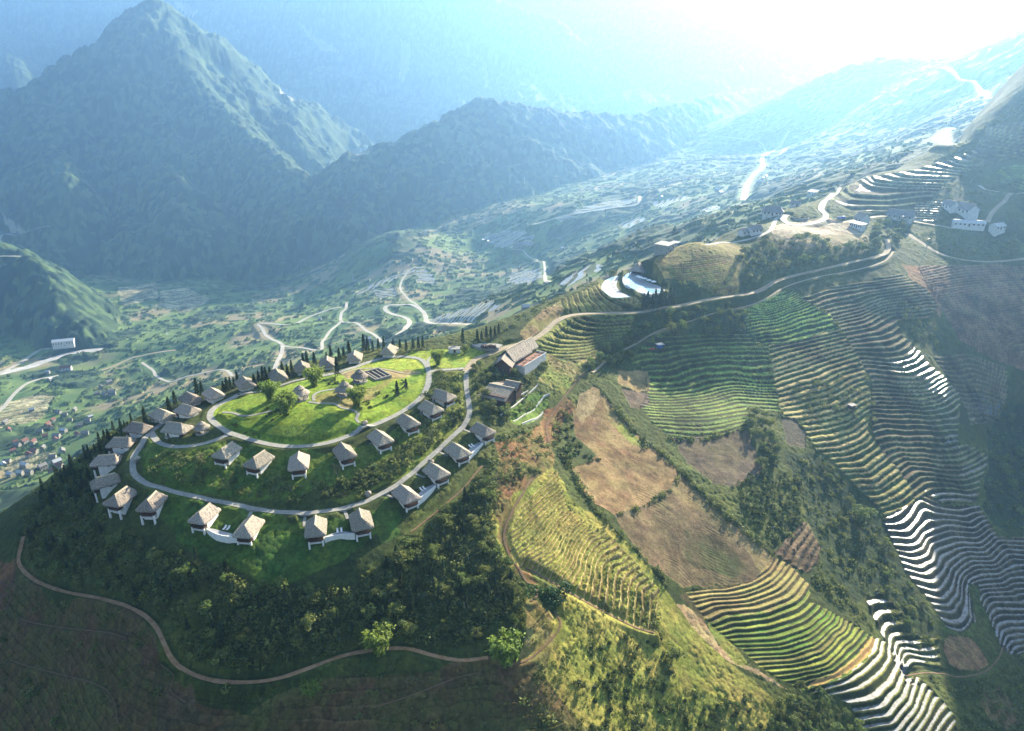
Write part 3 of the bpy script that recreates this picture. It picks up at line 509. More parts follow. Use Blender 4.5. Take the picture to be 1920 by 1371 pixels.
# ------------------------------------------------------------------ roads and paths (pixel line, width, material key, kind of name)
ROADS=[
 ('garden_road','conc',2.6,[(455,740),(425,752),(404,765),(395,775),(395,785),(406,795),(422,806),(442,815),(470,825),(510,835),(550,838),(592,835),(626,828),(660,815),(686,803),(717,790),(744,778),(770,763),(788,747),(799,729),(804,713),(803,692),(796,679),(783,672),(765,670),(744,670),(717,673),(686,681),(665,689),(649,694),(623,701),(590,707)]),
 ('garden_road','conc',1.6,[(590,707),(555,714),(510,727),(480,735),(455,740)]),
 ('garden_road','conc',2.3,[(325,780),(300,797),(285,810),(272,827),(260,842),(251,857),(249,875),(252,890),(262,900),(277,909),(300,913),(322,921),(347,927),(399,938),(452,949),(485,955),(516,960),(568,962),(612,959),(656,949),(685,942),(720,923),(744,910),(783,878),(809,855),(844,823),(870,797),(880,776),(879,757),(875,731),(874,705),(876,697)]),
 ('garden_road','conc',2.4,[(284,812),(290,822),(300,831),(320,837),(350,838),(380,833),(405,825),(420,817),(434,812)]),
 ('garden_path','conc',1.1,[(399,938),(394,944),(388,952)]),
 ('garden_path','conc',1.1,[(473,954),(470,962),(466,972)]),
 ('garden_path','conc',1.0,[(572,962),(571,975),(571,992)]),
 ('garden_path','conc',1.1,[(645,953),(649,965),(653,978)]),
 ('garden_path','conc',0.9,[(866,802),(875,808),(884,814)]),
 ('garden_path','conc',0.9,[(822,845),(832,852),(840,858)]),
 ('garden_path','conc',0.9,[(776,885),(787,892),(797,898)]),
 ('garden_path','conc',0.9,[(722,924),(730,930),(738,936)]),
 ('garden_road','conc',1.5,[(350,765),(340,772),(325,780)]),
 ('garden_road','conc',2.4,[(805,697),(823,694),(849,693),(870,691)]),
 ('ridge_road','sand',3.6,[(874,697),(880,688),(888,678),(896,672),(912,666),(928,660),(950,650),(975,645),(993,641),(1020,624),(1035,609),(1050,598),(1070,591),(1100,588),(1135,588),(1200,585),(1240,577),(1310,565),(1385,554),(1420,547),(1440,536),(1460,525),(1510,512),(1585,495),(1650,480),(1664,470),(1666,460),(1662,447)]),
 ('garden_path','conc',1.2,[(578,754),(597,756),(628,756),(639,763),(660,768),(672,776),(668,786),(674,797)]),
 ('garden_path','conc',1.3,[(589,752),(588,742),(599,735),(626,730),(643,727)]),
 ('garden_path','ston',1.3,[(417,776),(437,774),(457,781),(482,777),(510,768)]),
 ('garden_path','sand',1.2,[(640,702),(665,694),(690,691),(720,692),(760,700),(790,700)]),
 ('garden_path','conc',1.2,[(805,683),(802,676),(808,670)]),
 ('field_path','sand',1.6,[(1110,700),(1150,668),(1200,640),(1260,612),(1330,590),(1400,575),(1440,558),(1480,535),(1540,518),(1600,508),(1650,494),(1668,482),(1675,470)]),
 ('village_road','sand',4.5,[(1700,436),(1720,450),(1760,475),(1800,487),(1840,491),(1880,490),(1930,484)]),
 ('village_road','pale',5.0,[(1578,352),(1560,365),(1545,378),(1540,392),(1548,403),(1545,415),(1530,422),(1500,424),(1480,421),(1468,412),(1475,402)]),
 ('village_road','pale',3.0,[(1475,402),(1455,412),(1447,428),(1430,440),(1400,450),(1370,455),(1345,458),(1325,458)]),
 ('village_road','sand',4.0,[(1560,421),(1620,410),(1665,405),(1710,415),(1760,423),(1790,430)]),
 ('village_road','sand',3.5,[(1850,420),(1860,400),(1880,380),(1900,366),(1930,360)]),
 ('village_road','pale',2.5,[(1836,345),(1845,355),(1860,358),(1873,362)]),
 ('dirt_track','clay',1.35,[(42,1000),(38,1030),(36,1052),(42,1070),(70,1092),(120,1110),(180,1120),(230,1133),(265,1148),(290,1170),(305,1200),(320,1232),(345,1258),(380,1274),(420,1280),(480,1281),(530,1272),(590,1248),(640,1228),(690,1218),(760,1215),(810,1230),(850,1240),(880,1240),(915,1232)]),
 ('dirt_track','dirt',0.8,[(995,1130),(1010,1115),(985,1090),(975,1070),(955,1040),(945,1000),(960,960),(980,925),(1000,890)]),
 ('dirt_track','dirt',0.8,[(985,1060),(1030,1085),(1080,1115),(1140,1150),(1190,1180),(1225,1198)]),
 ('dirt_track','dirt',0.8,[(1030,830),(1025,800),(1040,770),(1065,735),(1100,695)]),
 ('dirt_track','dirt',0.7,[(770,1000),(830,950),(870,915),(905,870)]),
 ('dirt_track','dirt',0.6,[(960,1250),(1000,1230),(1050,1180),(1040,1140)]),
 ('foot_track','dirt',0.6,[(1700,1262),(1760,1262),(1790,1270),(1820,1268),(1850,1258),(1872,1235),(1880,1215)]),
 ('foot_track','dirt',0.32,[(40,1165),(100,1175),(170,1183),(235,1192)]),
 ('foot_track','dirt',0.32,[(20,1240),(90,1260),(160,1275),(200,1290),(215,1320),(222,1365)]),
 ('foot_track','dirt',0.32,[(300,1240),(325,1262),(320,1300),(350,1325)]),
 ('foot_track','dirt',0.32,[(700,1330),(780,1300),(860,1270),(900,1260)]),
 ('valley_road','pale',6.5,[(745,628),(760,615),(768,605),(760,596),(740,590),(726,585),(722,578),(732,573),(760,573),(785,578),(797,590),(801,603),(820,608),(850,608),(885,605)]),
 ('valley_road','pale',3.5,[(790,580),(765,560),(752,545),(752,530),(765,510),(780,500)]),
 ('valley_road','pale',4.5,[(715,640),(680,615),(655,605),(640,603),(640,590),(648,578),(650,568)]),
 ('valley_road','pale',5.0,[(515,692),(526,668),(530,650),(520,640),(500,630),(492,617),(485,610),(505,607),(545,608),(580,595),(620,580),(645,574)]),
 ('valley_road','pale',4.0,[(640,603),(620,620),(605,640),(600,655),(560,652),(530,650)]),
 ('valley_road','pale',4.0,[(267,682),(287,695),(292,705),(310,714),(325,715),(350,707),(367,704),(392,696),(420,695),(435,702)]),
 ('valley_road','pale',6.0,[(-30,712),(0,700),(40,680),(75,658),(112,652)]),
 ('valley_road','pale',5.0,[(-30,790),(0,770),(30,735),(60,715),(110,705)]),
 ('valley_road','sand',5.0,[(190,695),(215,686),(240,676),(262,668),(330,655)]),
 ('valley_road','pale',6.0,[(-30,458),(0,450),(40,440),(95,424)]),
 ('valley_road','pale',5.0,[(-30,512),(0,500),(30,490),(48,483),(30,479),(0,481)]),
 ('valley_road','pale',9.0,[(1395,375),(1400,350),(1410,332),(1430,312),(1430,294),(1445,285),(1465,270),(1480,243)]),
 ('valley_road','pale',4.0,[(1430,294),(1460,290),(1475,278)]),
 ('valley_road','pale',3.5,[(958,467),(980,470),(990,480),(1010,490),(1021,500),(1022,520),(1030,528)]),
 ('valley_road','pale',5.0,[(1000,425),(1030,412),(1060,404),(1110,395),(1160,388),(1195,382),(1200,368)]),
 ('valley_road','pale',4.0,[(905,455),(915,445),(935,440),(960,425),(975,415)]),
 ('valley_road','pale',5.0,[(1345,255),(1400,262),(1430,272),(1445,285)]),
 ('hill_road','pale',6.0,[(1786,240),(1770,250),(1766,262),(1778,272)]),
 ('hill_road','pale',4.0,[(1740,135),(1800,147),(1835,160),(1850,180),(1840,190)]),
 ('river','rock',16.0,[(-60,720),(0,700),(50,690),(90,676),(140,662),(190,655)]),
]
ROADLINES=[]
POOLS=[]
for nm,mk,wd,px in ROADS:
    if nm in ('valley_road','hill_road','river'): wd*=1.35
    ln=smooth_line(px,step=2.0 if wd<5 else 6.0,sm=3); ROADLINES.append((nm,mk,wd,ln))
ZB=ZT+DZ
NOTREE=np.zeros((NR,NA),bool)
def flatten(line,half,blend,cut=0.0):
    global ZB
    D,Q=polydist(line,half+blend); m=D<half+blend
    k=1-sstep(half,half+blend,D[m]); ZB[m]=ZB[m]*(1-k)+(Q[m]+cut)*k
    NOTREE[D<half+0.6]=True
    return D
for nm,mk,wd,ln in ROADLINES:
    nearr=np.hypot(*ln[len(ln)//2][:2])<700
    D=flatten(ln,wd/2+(0.9 if nearr else 4.0),(1.6 if wd<1.5 else 2.6) if nearr else 12.0)
    WATER[D<wd/2+1]=False
log('roads')
# pads levelled for buildings: centre pixel or point, radius
PADS=[]
def pad(x,y,r,z=None,blend=3.0):
    global ZB
    z=Hi(x,y) if z is None else z
    D,Q=polydist(np.array([[x,y,z],[x+0.01,y,z]]),r+blend); m=D<r+blend
    k=1-sstep(r,r+blend,D[m]); ZB[m]=ZB[m]*(1-k)+z*k; NOTREE[D<r]=True

def padpoly(px,dz=0.0,blend=2.5,off=0.0,zfix=None):
    """level the ground under a built platform"""
    global ZB
    Wp=np.array([hit(*p) for p in px]); z=float(np.mean(Wp[:,2]))+dz if zfix is None else zfix
    Wp=np.array([at_z(p[0],p[1],z) for p in px])
    m=np.zeros((NR,NA),bool); Wl=np.vstack([Wp,Wp[:1]]); Wl[:,2]=z
    D,Q=polydist(Wl,blend); i_,j_=np.nonzero(D<1e8); i0,i1,j0,j1=i_.min(),i_.max()+1,j_.min(),j_.max()+1
    x=X[i0:i1,j0:j1]; y=Y[i0:i1,j0:j1]; ins=np.zeros(x.shape,bool)
    for k in range(len(Wl)-1):
        x1,y1=Wl[k][:2]; x2,y2=Wl[k+1][:2]
        if y1!=y2: ins^=((y1>y)!=(y2>y))&(x<(x2-x1)*(y-y1)/(y2-y1)+x1)
    m[i0:i1,j0:j1]=ins; D=np.where(m,0,D); k=1-sstep(0,blend,np.minimum(D,blend)); ZB=ZB*(1-k)+z*k; NOTREE[m|(D<1)]=True
    return z
ZL=padpoly([(1158,517),(1137,524),(1127,537),(1130,550),(1150,558),(1183,557)],0.0,2.5,zfix=8.0)
ZU=padpoly([(1176,512),(1168,520),(1168,530),(1178,540),(1200,549),(1225,552),(1250,545),(1232,530),(1205,515),(1190,505)],0.0,2.0,zfix=ZL+1.5)

ZT=ZB
C[isnear]*=np.array((1.10,1.04,0.82),np.float32)
def mat_ground():
    m=bpy.data.materials.new('ground'); m.use_nodes=True; n=m.node_tree; L=n.links; b=n.nodes['Principled BSDF']
    b.inputs['Roughness'].default_value=0.95; b.inputs['Specular IOR Level'].default_value=0.15
    vc=n.nodes.new('ShaderNodeVertexColor'); vc.layer_name='col'
    tc=n.nodes.new('ShaderNodeNewGeometry')
    def noise(s,d=4,r=0.6):
        t=n.nodes.new('ShaderNodeTexNoise'); t.inputs['Scale'].default_value=s; t.inputs['Detail'].default_value=d; t.inputs['Roughness'].default_value=r
        L.new(tc.outputs['Position'],t.inputs['Vector']); return t
    a=noise(0.9,5,0.65); c=noise(0.12,4)
    r1=n.nodes.new('ShaderNodeMapRange'); r1.inputs[1].default_value=0.3; r1.inputs[2].default_value=0.7; r1.inputs[3].default_value=0.62; r1.inputs[4].default_value=1.42; L.new(a.outputs[0],r1.inputs[0])
    hs=n.nodes.new('ShaderNodeHueSaturation'); L.new(vc.outputs[0],hs.inputs['Color']); L.new(r1.outputs[0],hs.inputs['Value'])
    r2=n.nodes.new('ShaderNodeMapRange'); r2.inputs[1].default_value=0.3; r2.inputs[2].default_value=0.7; r2.inputs[3].default_value=0.475; r2.inputs[4].default_value=0.52; L.new(c.outputs[0],r2.inputs[0]); L.new(r2.outputs[0],hs.inputs['Hue'])
    L.new(hs.outputs[0],b.inputs['Base Color'])
    bp=n.nodes.new('ShaderNodeBump'); bp.inputs['Strength'].default_value=0.7; bp.inputs['Distance'].default_value=0.35; a2=noise(1.7,5,0.7); L.new(a2.outputs[0],bp.inputs['Height']); L.new(bp.outputs[0],b.inputs['Normal'])
    return m
def mat_water():
    m=bpy.data.materials.new('paddy_water'); m.use_nodes=True; n=m.node_tree; L=n.links; b=n.nodes['Principled BSDF']
    tc=n.nodes.new('ShaderNodeNewGeometry'); t=n.nodes.new('ShaderNodeTexNoise'); t.inputs['Scale'].default_value=0.35; t.inputs['Detail'].default_value=6; t.inputs['Roughness'].default_value=0.7; L.new(tc.outputs['Position'],t.inputs['Vector'])
    cr=n.nodes.new('ShaderNodeValToRGB'); cr.color_ramp.elements[0].position=0.40; cr.color_ramp.elements[0].color=(0.07,0.065,0.05,1); cr.color_ramp.elements[1].position=0.52; cr.color_ramp.elements[1].color=(0.16,0.18,0.19,1)
    L.new(t.outputs[0],cr.inputs[0]); L.new(cr.outputs[0],b.inputs['Base Color'])
    b.inputs['Roughness'].default_value=0.34; b.inputs['IOR'].default_value=1.4; b.inputs['Specular IOR Level'].default_value=0.4
    cx=n.nodes.new('ShaderNodeCombineXYZ'); cx.inputs[2].default_value=1.0; bp=n.nodes.new('ShaderNodeBump'); bp.inputs['Strength'].default_value=0.15; bp.inputs['Distance'].default_value=0.05; L.new(t.outputs[0],bp.inputs['Height']); L.new(cx.outputs[0],bp.inputs['Normal']); L.new(bp.outputs[0],b.inputs['Normal'])
    return m
MG=mat_ground(); MW=mat_water()
def fmask(v,mode=2):
    s=v[:-1,:-1].astype(int)+v[1:,:-1]+v[:-1,1:]+v[1:,1:]; return s>=mode
fw=fmask(WATER,3); ft=fmask(TERR&isnear)&~fw; ff=fmask(FIELD)&~fw&~ft; fn=fmask(isnear)&~fw&~ft&~ff; fmt=fmask(ismount)&~fw&~fn&~ft&~ff; fv=~(fw|ft|ff|fn|fmt)
jc=lambda:None
# water faces are level with the tread: flatten each by local smoothing
grid_object('hillside_ground',ZT,fn,MG,C); grid_object('rice_terraces',ZT,ft,MG,C); grid_object('ploughed_fields',ZT,ff,MG,C)
grid_object('valley_ground',ZT,fv,MG,C); grid_object('mountains',ZT,fmt,MG,C); grid_object('paddy_water',ZT,fw,MW)
log('terrain meshes')

# ================================================================== helpers for objects
R_=random.Random(7)
def noise_mat(name,c0,c1,scale=3.0,rough=0.9,bump=0.0,bs=8.0,coord='Object',stretch=None,rnd=0.0,spec=0.3,trans=0.0,metal=0.0):
    m=bpy.data.materials.new(name); m.use_nodes=True; n=m.node_tree; L=n.links; b=n.nodes['Principled BSDF']
    tc=n.nodes.new('ShaderNodeTexCoord'); src=tc.outputs[coord]
    if stretch:
        mp=n.nodes.new('ShaderNodeMapping'); mp.inputs['Scale'].default_value=stretch; L.new(src,mp.inputs['Vector']); src=mp.outputs[0]
    t=n.nodes.new('ShaderNodeTexNoise'); t.inputs['Scale'].default_value=scale; t.inputs['Detail'].default_value=5; t.inputs['Roughness'].default_value=0.65; L.new(src,t.inputs['Vector'])
    r=n.nodes.new('ShaderNodeMapRange'); r.inputs[1].default_value=0.32; r.inputs[2].default_value=0.68; L.new(t.outputs[0],r.inputs[0])
    mx=n.nodes.new('ShaderNodeMix'); mx.data_type='RGBA'; mx.inputs[6].default_value=(*c0,1); mx.inputs[7].default_value=(*c1,1); L.new(r.outputs[0],mx.inputs[0])
    out=mx.outputs[2]
    if rnd:
        oi=n.nodes.new('ShaderNodeObjectInfo'); hs=n.nodes.new('ShaderNodeHueSaturation'); L.new(out,hs.inputs['Color'])
        q=n.nodes.new('ShaderNodeMapRange'); q.inputs[3].default_value=1-rnd; q.inputs[4].default_value=1+rnd; L.new(oi.outputs['Random'],q.inputs[0]); L.new(q.outputs[0],hs.inputs['Value'])
        mm=n.nodes.new('ShaderNodeMath'); mm.operation='MULTIPLY'; mm.inputs[1].default_value=7.31; L.new(oi.outputs['Random'],mm.inputs[0]); fr=n.nodes.new('ShaderNodeMath'); fr.operation='FRACT'; L.new(mm.outputs[0],fr.inputs[0])
        q2=n.nodes.new('ShaderNodeMapRange'); q2.inputs[3].default_value=0.5-rnd*0.08; q2.inputs[4].default_value=0.5+rnd*0.05; L.new(fr.outputs[0],q2.inputs[0]); L.new(q2.outputs[0],hs.inputs['Hue']); out=hs.outputs[0]
    L.new(out,b.inputs['Base Color']); b.inputs['Roughness'].default_value=rough; b.inputs['Specular IOR Level'].default_value=spec; b.inputs['Metallic'].default_value=metal
    if bump:
        t2=n.nodes.new('ShaderNodeTexNoise'); t2.inputs['Scale'].default_value=bs; t2.inputs['Detail'].default_value=3; L.new(src,t2.inputs['Vector'])
        bp=n.nodes.new('ShaderNodeBump'); bp.inputs['Strength'].default_value=bump; bp.inputs['Distance'].default_value=0.15; L.new(t2.outputs[0],bp.inputs['Height']); L.new(bp.outputs[0],b.inputs['Normal'])
    if trans:
        tr=n.nodes.new('ShaderNodeBsdfTranslucent'); L.new(out,tr.inputs['Color']); ms=n.nodes.new('ShaderNodeMixShader'); ms.inputs[0].default_value=trans
        L.new(b.outputs[0],ms.inputs[1]); L.new(tr.outputs[0],ms.inputs[2]); L.new(ms.outputs[0],n.nodes['Material Output'].inputs['Surface'])
    return m
M={}
M['thatch']=noise_mat('thatch',(0.15,0.13,0.105),(0.43,0.38,0.30),2.2,0.95,0.9,9.0,rnd=0.24,spec=0.1)
M['ridge']=noise_mat('ridge_thatch',(0.3,0.25,0.18),(0.5,0.43,0.32),3,0.95,0.5)
M['plaster']=noise_mat('white_plaster',(0.46,0.45,0.42),(0.66,0.65,0.62),0.7,0.85,0.15)
M['whitewall']=noise_mat('white_wall',(0.62,0.61,0.57),(0.80,0.79,0.76),0.7,0.85,0.15)
M['wood']=noise_mat('dark_wood',(0.035,0.018,0.012),(0.09,0.045,0.028),4,0.6)
M['redwood']=noise_mat('red_brown_wood',(0.10,0.035,0.02),(0.20,0.08,0.045),4,0.6)
M['glass']=noise_mat('window_glass',(0.02,0.025,0.03),(0.04,0.05,0.055),1,0.08,spec=0.8)
M['conc']=noise_mat('pale_concrete',(0.20,0.195,0.17),(0.34,0.33,0.29),0.8,0.85,0.3,5,coord='Object')
M['sand']=noise_mat('sandy_road',(0.25,0.20,0.13),(0.38,0.31,0.21),0.5,0.9,0.3,3)
M['dirt']=noise_mat('dirt',(0.11,0.065,0.035),(0.22,0.14,0.08),0.7,0.95,0.6,3)
M['clay']=noise_mat('red_clay_track',(0.26,0.135,0.06),(0.44,0.27,0.15),0.5,0.95,0.7,3)
M['pale']=noise_mat('pale_road',(0.28,0.26,0.22),(0.42,0.39,0.33),0.1,0.85)
M['ston']=noise_mat('stone_path',(0.17,0.16,0.14),(0.32,0.30,0.26),1.5,0.85,0.6,4)
M['rock']=noise_mat('river_stones',(0.25,0.24,0.22),(0.55,0.53,0.5),0.06,0.8)
M['tile']=noise_mat('grey_roof_tile',(0.13,0.12,0.115),(0.26,0.25,0.235),1.2,0.8,0.6,6)
M['sheet']=noise_mat('pale_roof_sheet',(0.35,0.36,0.37),(0.52,0.53,0.54),0.6,0.5,0.2,4,metal=0.2)
M['redtile']=noise_mat('red_roof_tile',(0.13,0.055,0.042),(0.20,0.08,0.06),1.2,0.8,0.5,6)
M['brick']=noise_mat('terracotta_paving',(0.22,0.11,0.075),(0.32,0.17,0.115),2,0.85)
M['deck']=noise_mat('white_deck',(0.28,0.285,0.29),(0.40,0.405,0.41),0.6,0.85,0.1)
M['pool']=noise_mat('pool_water',(0.25,0.45,0.55),(0.35,0.55,0.65),0.4,0.05,spec=1.0)
M['canvas']=noise_mat('white_canvas',(0.72,0.72,0.70),(0.82,0.82,0.80),2,0.8)
M['metal']=noise_mat('steel',(0.35,0.36,0.38),(0.5,0.5,0.52),2,0.45,metal=0.7)
M['blue']=noise_mat('blue_paint',(0.02,0.07,0.35),(0.04,0.12,0.5),2,0.45)
M['red']=noise_mat('red_cloth',(0.35,0.04,0.03),(0.5,0.08,0.06),2,0.7)
M['bark']=noise_mat('bark',(0.07,0.05,0.035),(0.16,0.12,0.085),3,0.9,0.5)
M['tyre']=noise_mat('rubber',(0.015,0.015,0.015),(0.03,0.03,0.03),3,0.8)
M['leaf_con']=noise_mat('conifer_leaf',(0.025,0.05,0.018),(0.065,0.105,0.035),0.9,0.8,rnd=0.3,trans=0.18)
M['leaf_bro']=noise_mat('broad_leaf',(0.065,0.105,0.025),(0.21,0.25,0.065),0.8,0.75,rnd=0.35,trans=0.35)
M['leaf_shr']=noise_mat('shrub_leaf',(0.04,0.07,0.018),(0.13,0.17,0.04),1.0,0.75,rnd=0.35,trans=0.35)
M['leaf_bam']=noise_mat('bamboo_leaf',(0.12,0.19,0.03),(0.24,0.31,0.06),0.8,0.7,rnd=0.15,trans=0.45)
M['leaf_dark']=noise_mat('dark_leaf',(0.02,0.055,0.018),(0.06,0.12,0.03),0.8,0.7,trans=0.25)
M['under']=noise_mat('undergrowth_leaf',(0.045,0.07,0.02),(0.23,0.26,0.07),0.22,0.8,coord='Object',trans=0.3)
M['vtree']=noise_mat('valley_tree_leaf',(0.04,0.075,0.025),(0.10,0.15,0.04),0.03,0.8,coord='Object',trans=0.2)
M['dry']=noise_mat('dry_twigs',(0.16,0.12,0.08),(0.28,0.22,0.15),2,0.9)
class MB:
    def __init__(s): s.v=[]; s.f=[]
    def quad(s,*p): n=len(s.v); s.v+=[tuple(q) for q in p]; s.f.append(tuple(range(n,n+len(p))))
    def box(s,x0,x1,y0,y1,z0,z1,taper=0.0,rot=0.0,c=(0,0)):
        n=len(s.v); t=taper
        P=[(x0,y0,z0),(x1,y0,z0),(x1,y1,z0),(x0,y1,z0),(x0+t,y0+t,z1),(x1-t,y0+t,z1),(x1-t,y1-t,z1),(x0+t,y1-t,z1)]
        if rot:
            cs,sn=math.cos(rot),math.sin(rot); P=[(c[0]+(p[0]-c[0])*cs-(p[1]-c[1])*sn,c[1]+(p[0]-c[0])*sn+(p[1]-c[1])*cs,p[2]) for p in P]
        s.v+=P; s.f+=[(n,n+3,n+2,n+1),(n+4,n+5,n+6,n+7),(n,n+1,n+5,n+4),(n+1,n+2,n+6,n+5),(n+2,n+3,n+7,n+6),(n+3,n,n+4,n+7)]
    def tube(s,a,b,ra,rb=None,n=6,cap=True):
        rb=ra if rb is None else rb; a=Vector(a); b=Vector(b); d=(b-a).normalized(); u=d.orthogonal().normalized(); w=d.cross(u); k=len(s.v)
        for c,r in ((a,ra),(b,rb)):
            for i in range(n):
                t=2*math.pi*i/n; s.v.append(tuple(c+(u*math.cos(t)+w*math.sin(t))*r))
        for i in range(n): j=(i+1)%n; s.f.append((k+i,k+j,k+n+j,k+n+i))
        if cap: s.f.append(tuple(k+n+i for i in range(n))); s.f.append(tuple(k+i for i in reversed(range(n))))
    def rings(s,R,close=True,capt=True,capb=True):
        k=len(s.v); n=len(R[0])
        for r in R: s.v+=[tuple(p) for p in r]
        for a in range(len(R)-1):
            for i in range(n if close else n-1):
                j=(i+1)%n; s.f.append((k+a*n+i,k+a*n+j,k+(a+1)*n+j,k+(a+1)*n+i))
        if capt: s.f.append(tuple(k+(len(R)-1)*n+i for i in range(n)))
        if capb: s.f.append(tuple(k+i for i in reversed(range(n))))
    def mesh(s,name,mat,smooth=False):
        me=bpy.data.meshes.new(name); me.from_pydata(s.v,[],s.f); me.validate()
        me.materials.append(mat)
        if smooth: me.polygons.foreach_set('use_smooth',[True]*len(me.polygons))
        me.update(); return me
def link(name,me,parent=None,loc=None,rz=0,sc_=None):
    o=bpy.data.objects.new(name,me); col.objects.link(o)
    if parent is not None: o.parent=parent
    if loc is not None: o.location=loc
    if rz: o.rotation_euler=(0,0,rz)
    if sc_ is not None: o.scale=sc_ if hasattr(sc_,'__len__') else (sc_,)*3
    return o
def tag(o,label=None,cat=None,group=None,kind=None):
    if label: o['label']=label
    if cat: o['category']=cat
    if group: o['group']=group
    if kind: o['kind']=kind
    return o
def thing(name,loc,rz=0,label=None,cat=None,group=None,sc_=None): return tag(link(name,None,None,loc,rz,sc_),label,cat,group)
def dup(o,parent=None):
    c=o.copy(); col.objects.link(c)
    if parent is not None: c.parent=parent
    for ch in list(o.children): dup(ch,c)
    return c
PARKED=[]
def proto(o): PARKED.append(o); return o
def place(pr,loc,rz,sc_,label,group=None):
    o=dup(pr); o.location=loc; o.rotation_euler=(0,0,rz); o.scale=sc_ if hasattr(sc_,'__len__') else (sc_,)*3
    o['label']=label
    if group: o['group']=group
    return o
def drop_protos():
    for o in PARKED:
        for ch in list(o.children):
            for g in list(ch.children): bpy.data.objects.remove(g)
            bpy.data.objects.remove(ch)
        bpy.data.objects.remove(o)
def hit_up(px,py,off):
    """ground point under the place where something off metres tall shows at the pixel"""
    d=ray(px,py); hl=math.hypot(d[0],d[1]); z=CAMZ+d[2]/hl*rr; h=Hi(d[0]/hl*rr,d[1]/hl*rr)+off
    k=np.nonzero(h>=z)[0]; k=k[0] if len(k) else NR-1
    p=np.array([d[0]/hl*rr[k],d[1]/hl*rr[k],0.0]); p[2]=Hi(p[0],p[1]); return p
def axis_dir(px,py,dx,dy,z=0.0):
    """world heading of an image direction on level ground"""
    a=at_z(px,py,z); b=at_z(px+dx,py+dy,z); return math.atan2(b[1]-a[1],b[0]-a[0])
# ------------------------------------------------------------------ roads
def ribbon(name,mk,wd,ln):
    P=ln[:,:2]; T=np.gradient(P,axis=0); T/=np.linalg.norm(T,axis=1)[:,None]+1e-9; N=np.stack([-T[:,1],T[:,0]],1)
    offs=np.linspace(-wd/2,wd/2,5); th=0.12 if wd<5 else 0.3; mb=MB(); R=[]
    wv=1+0.06*np.sin(np.arange(len(P))*0.7)+(0.22*(np.random.RandomState(len(P)).rand(len(P))-0.5) if mk in ('clay','dirt') else 0)
    rows=[P+N*(o*wv)[:,None] for o in offs]
    zs=[np.maximum(Hi(r[:,0],r[:,1]),ln[:,2]-0.3)+th for r in rows]
    zz=np.maximum.reduce(zs); k=np.ones(3)/3; zz=np.maximum(zz,np.convolve(np.pad(zz,1,'edge'),k,'valid'))
    v=[];n=len(P)
    for i in range(n):
        mb.v.append((rows[0][i][0],rows[0][i][1],zz[i]-th-0.5))
        for r in rows: mb.v.append((r[i][0],r[i][1],zz[i]))
        mb.v.append((rows[-1][i][0],rows[-1][i][1],zz[i]-th-0.5))
    m=7
    for i in range(n-1):
        for j in range(m-1): mb.f.append((i*m+j,i*m+j+1,(i+1)*m+j+1,(i+1)*m+j))
    o=link(name,mb.mesh(name,M[mk])); o['kind']='structure'; return o
for nm,mk,wd,ln in ROADLINES: ribbon(nm,mk,wd,ln)
log('ribbons')
# ------------------------------------------------------------------ thatched roof
def thatch_roof(name,L_,W_,ez,rz_,ridge,seed,mat='thatch',over=0.45,n=72,hip=True,kx=0.0):
    """hipped thatch: eave rectangle LxW, eave height ez, ridge height rz_, ridge half length"""
    rnd=random.Random(seed); mb=MB(); per=2*(L_+W_); pts=[]
    for i in range(n):
        s=per*i/n
        if s<L_: p=(-L_/2+s,-W_/2)
        elif s<L_+W_: p=(L_/2,-W_/2+s-L_)
        elif s<2*L_+W_: p=(L_/2-(s-L_-W_),W_/2)
        else: p=(-L_/2,W_/2-(s-2*L_-W_))
        pts.append(p)
    # rounded corners
    cr=[]
    for p in pts:
        fx=abs(p[0])/(L_/2); fy=abs(p[1])/(W_/2); k=1-0.07*max(0,(fx+fy-1.6)/0.4)**2; cr.append((p[0]*k,p[1]*k))
    jit=[rnd.uniform(-1,1) for _ in range(n)]
    def ring(v,z,extra=0.0,j=0.0):
        out=[]
        for i,p in enumerate(cr):
            tx=max(-ridge,min(ridge,p[0]*ridge/(L_/2)*1.25)) if ridge>0 else 0.0
            x=p[0]*(1-v)+tx*v; y=p[1]*(1-v)
            out.append((x+kx*v+jit[i]*j*0.3,y,z+rnd.uniform(-1,1)*0.07+jit[(i*5)%n]*j))
        return out
    R=[]
    inner=[(p[0]*0.9,p[1]*0.86,ez-over*0.35) for p in cr]; R.append(inner)
    R.append(ring(0.0,ez-over,0,0.10)); R.append(ring(0.01,ez-0.02,0,0.04))
    H=rz_-ez
    for v in (0.12,0.26,0.42,0.58,0.74,0.88,0.96,1.0):
        z=ez+H*(v**1.12*0.97+0.03*v) if v<1 else rz_
        R.append(ring(v,z,0,0.03 if v<0.95 else 0))
    mb.rings(R,capt=False,capb=True)
    o=mb.mesh(name,M[mat]); return o
def ridge_cap(ridge,z,r=0.28):
    mb=MB(); R=[]
    for x in np.linspace(-ridge-0.25,ridge+0.25,7):
        R.append([(x,-r*1.6,z-0.34),(x,-r*0.7,z+0.06),(x,0,z+0.15),(x,r*0.7,z+0.06),(x,r*1.6,z-0.34)])
    mb.rings(R,close=True); return mb
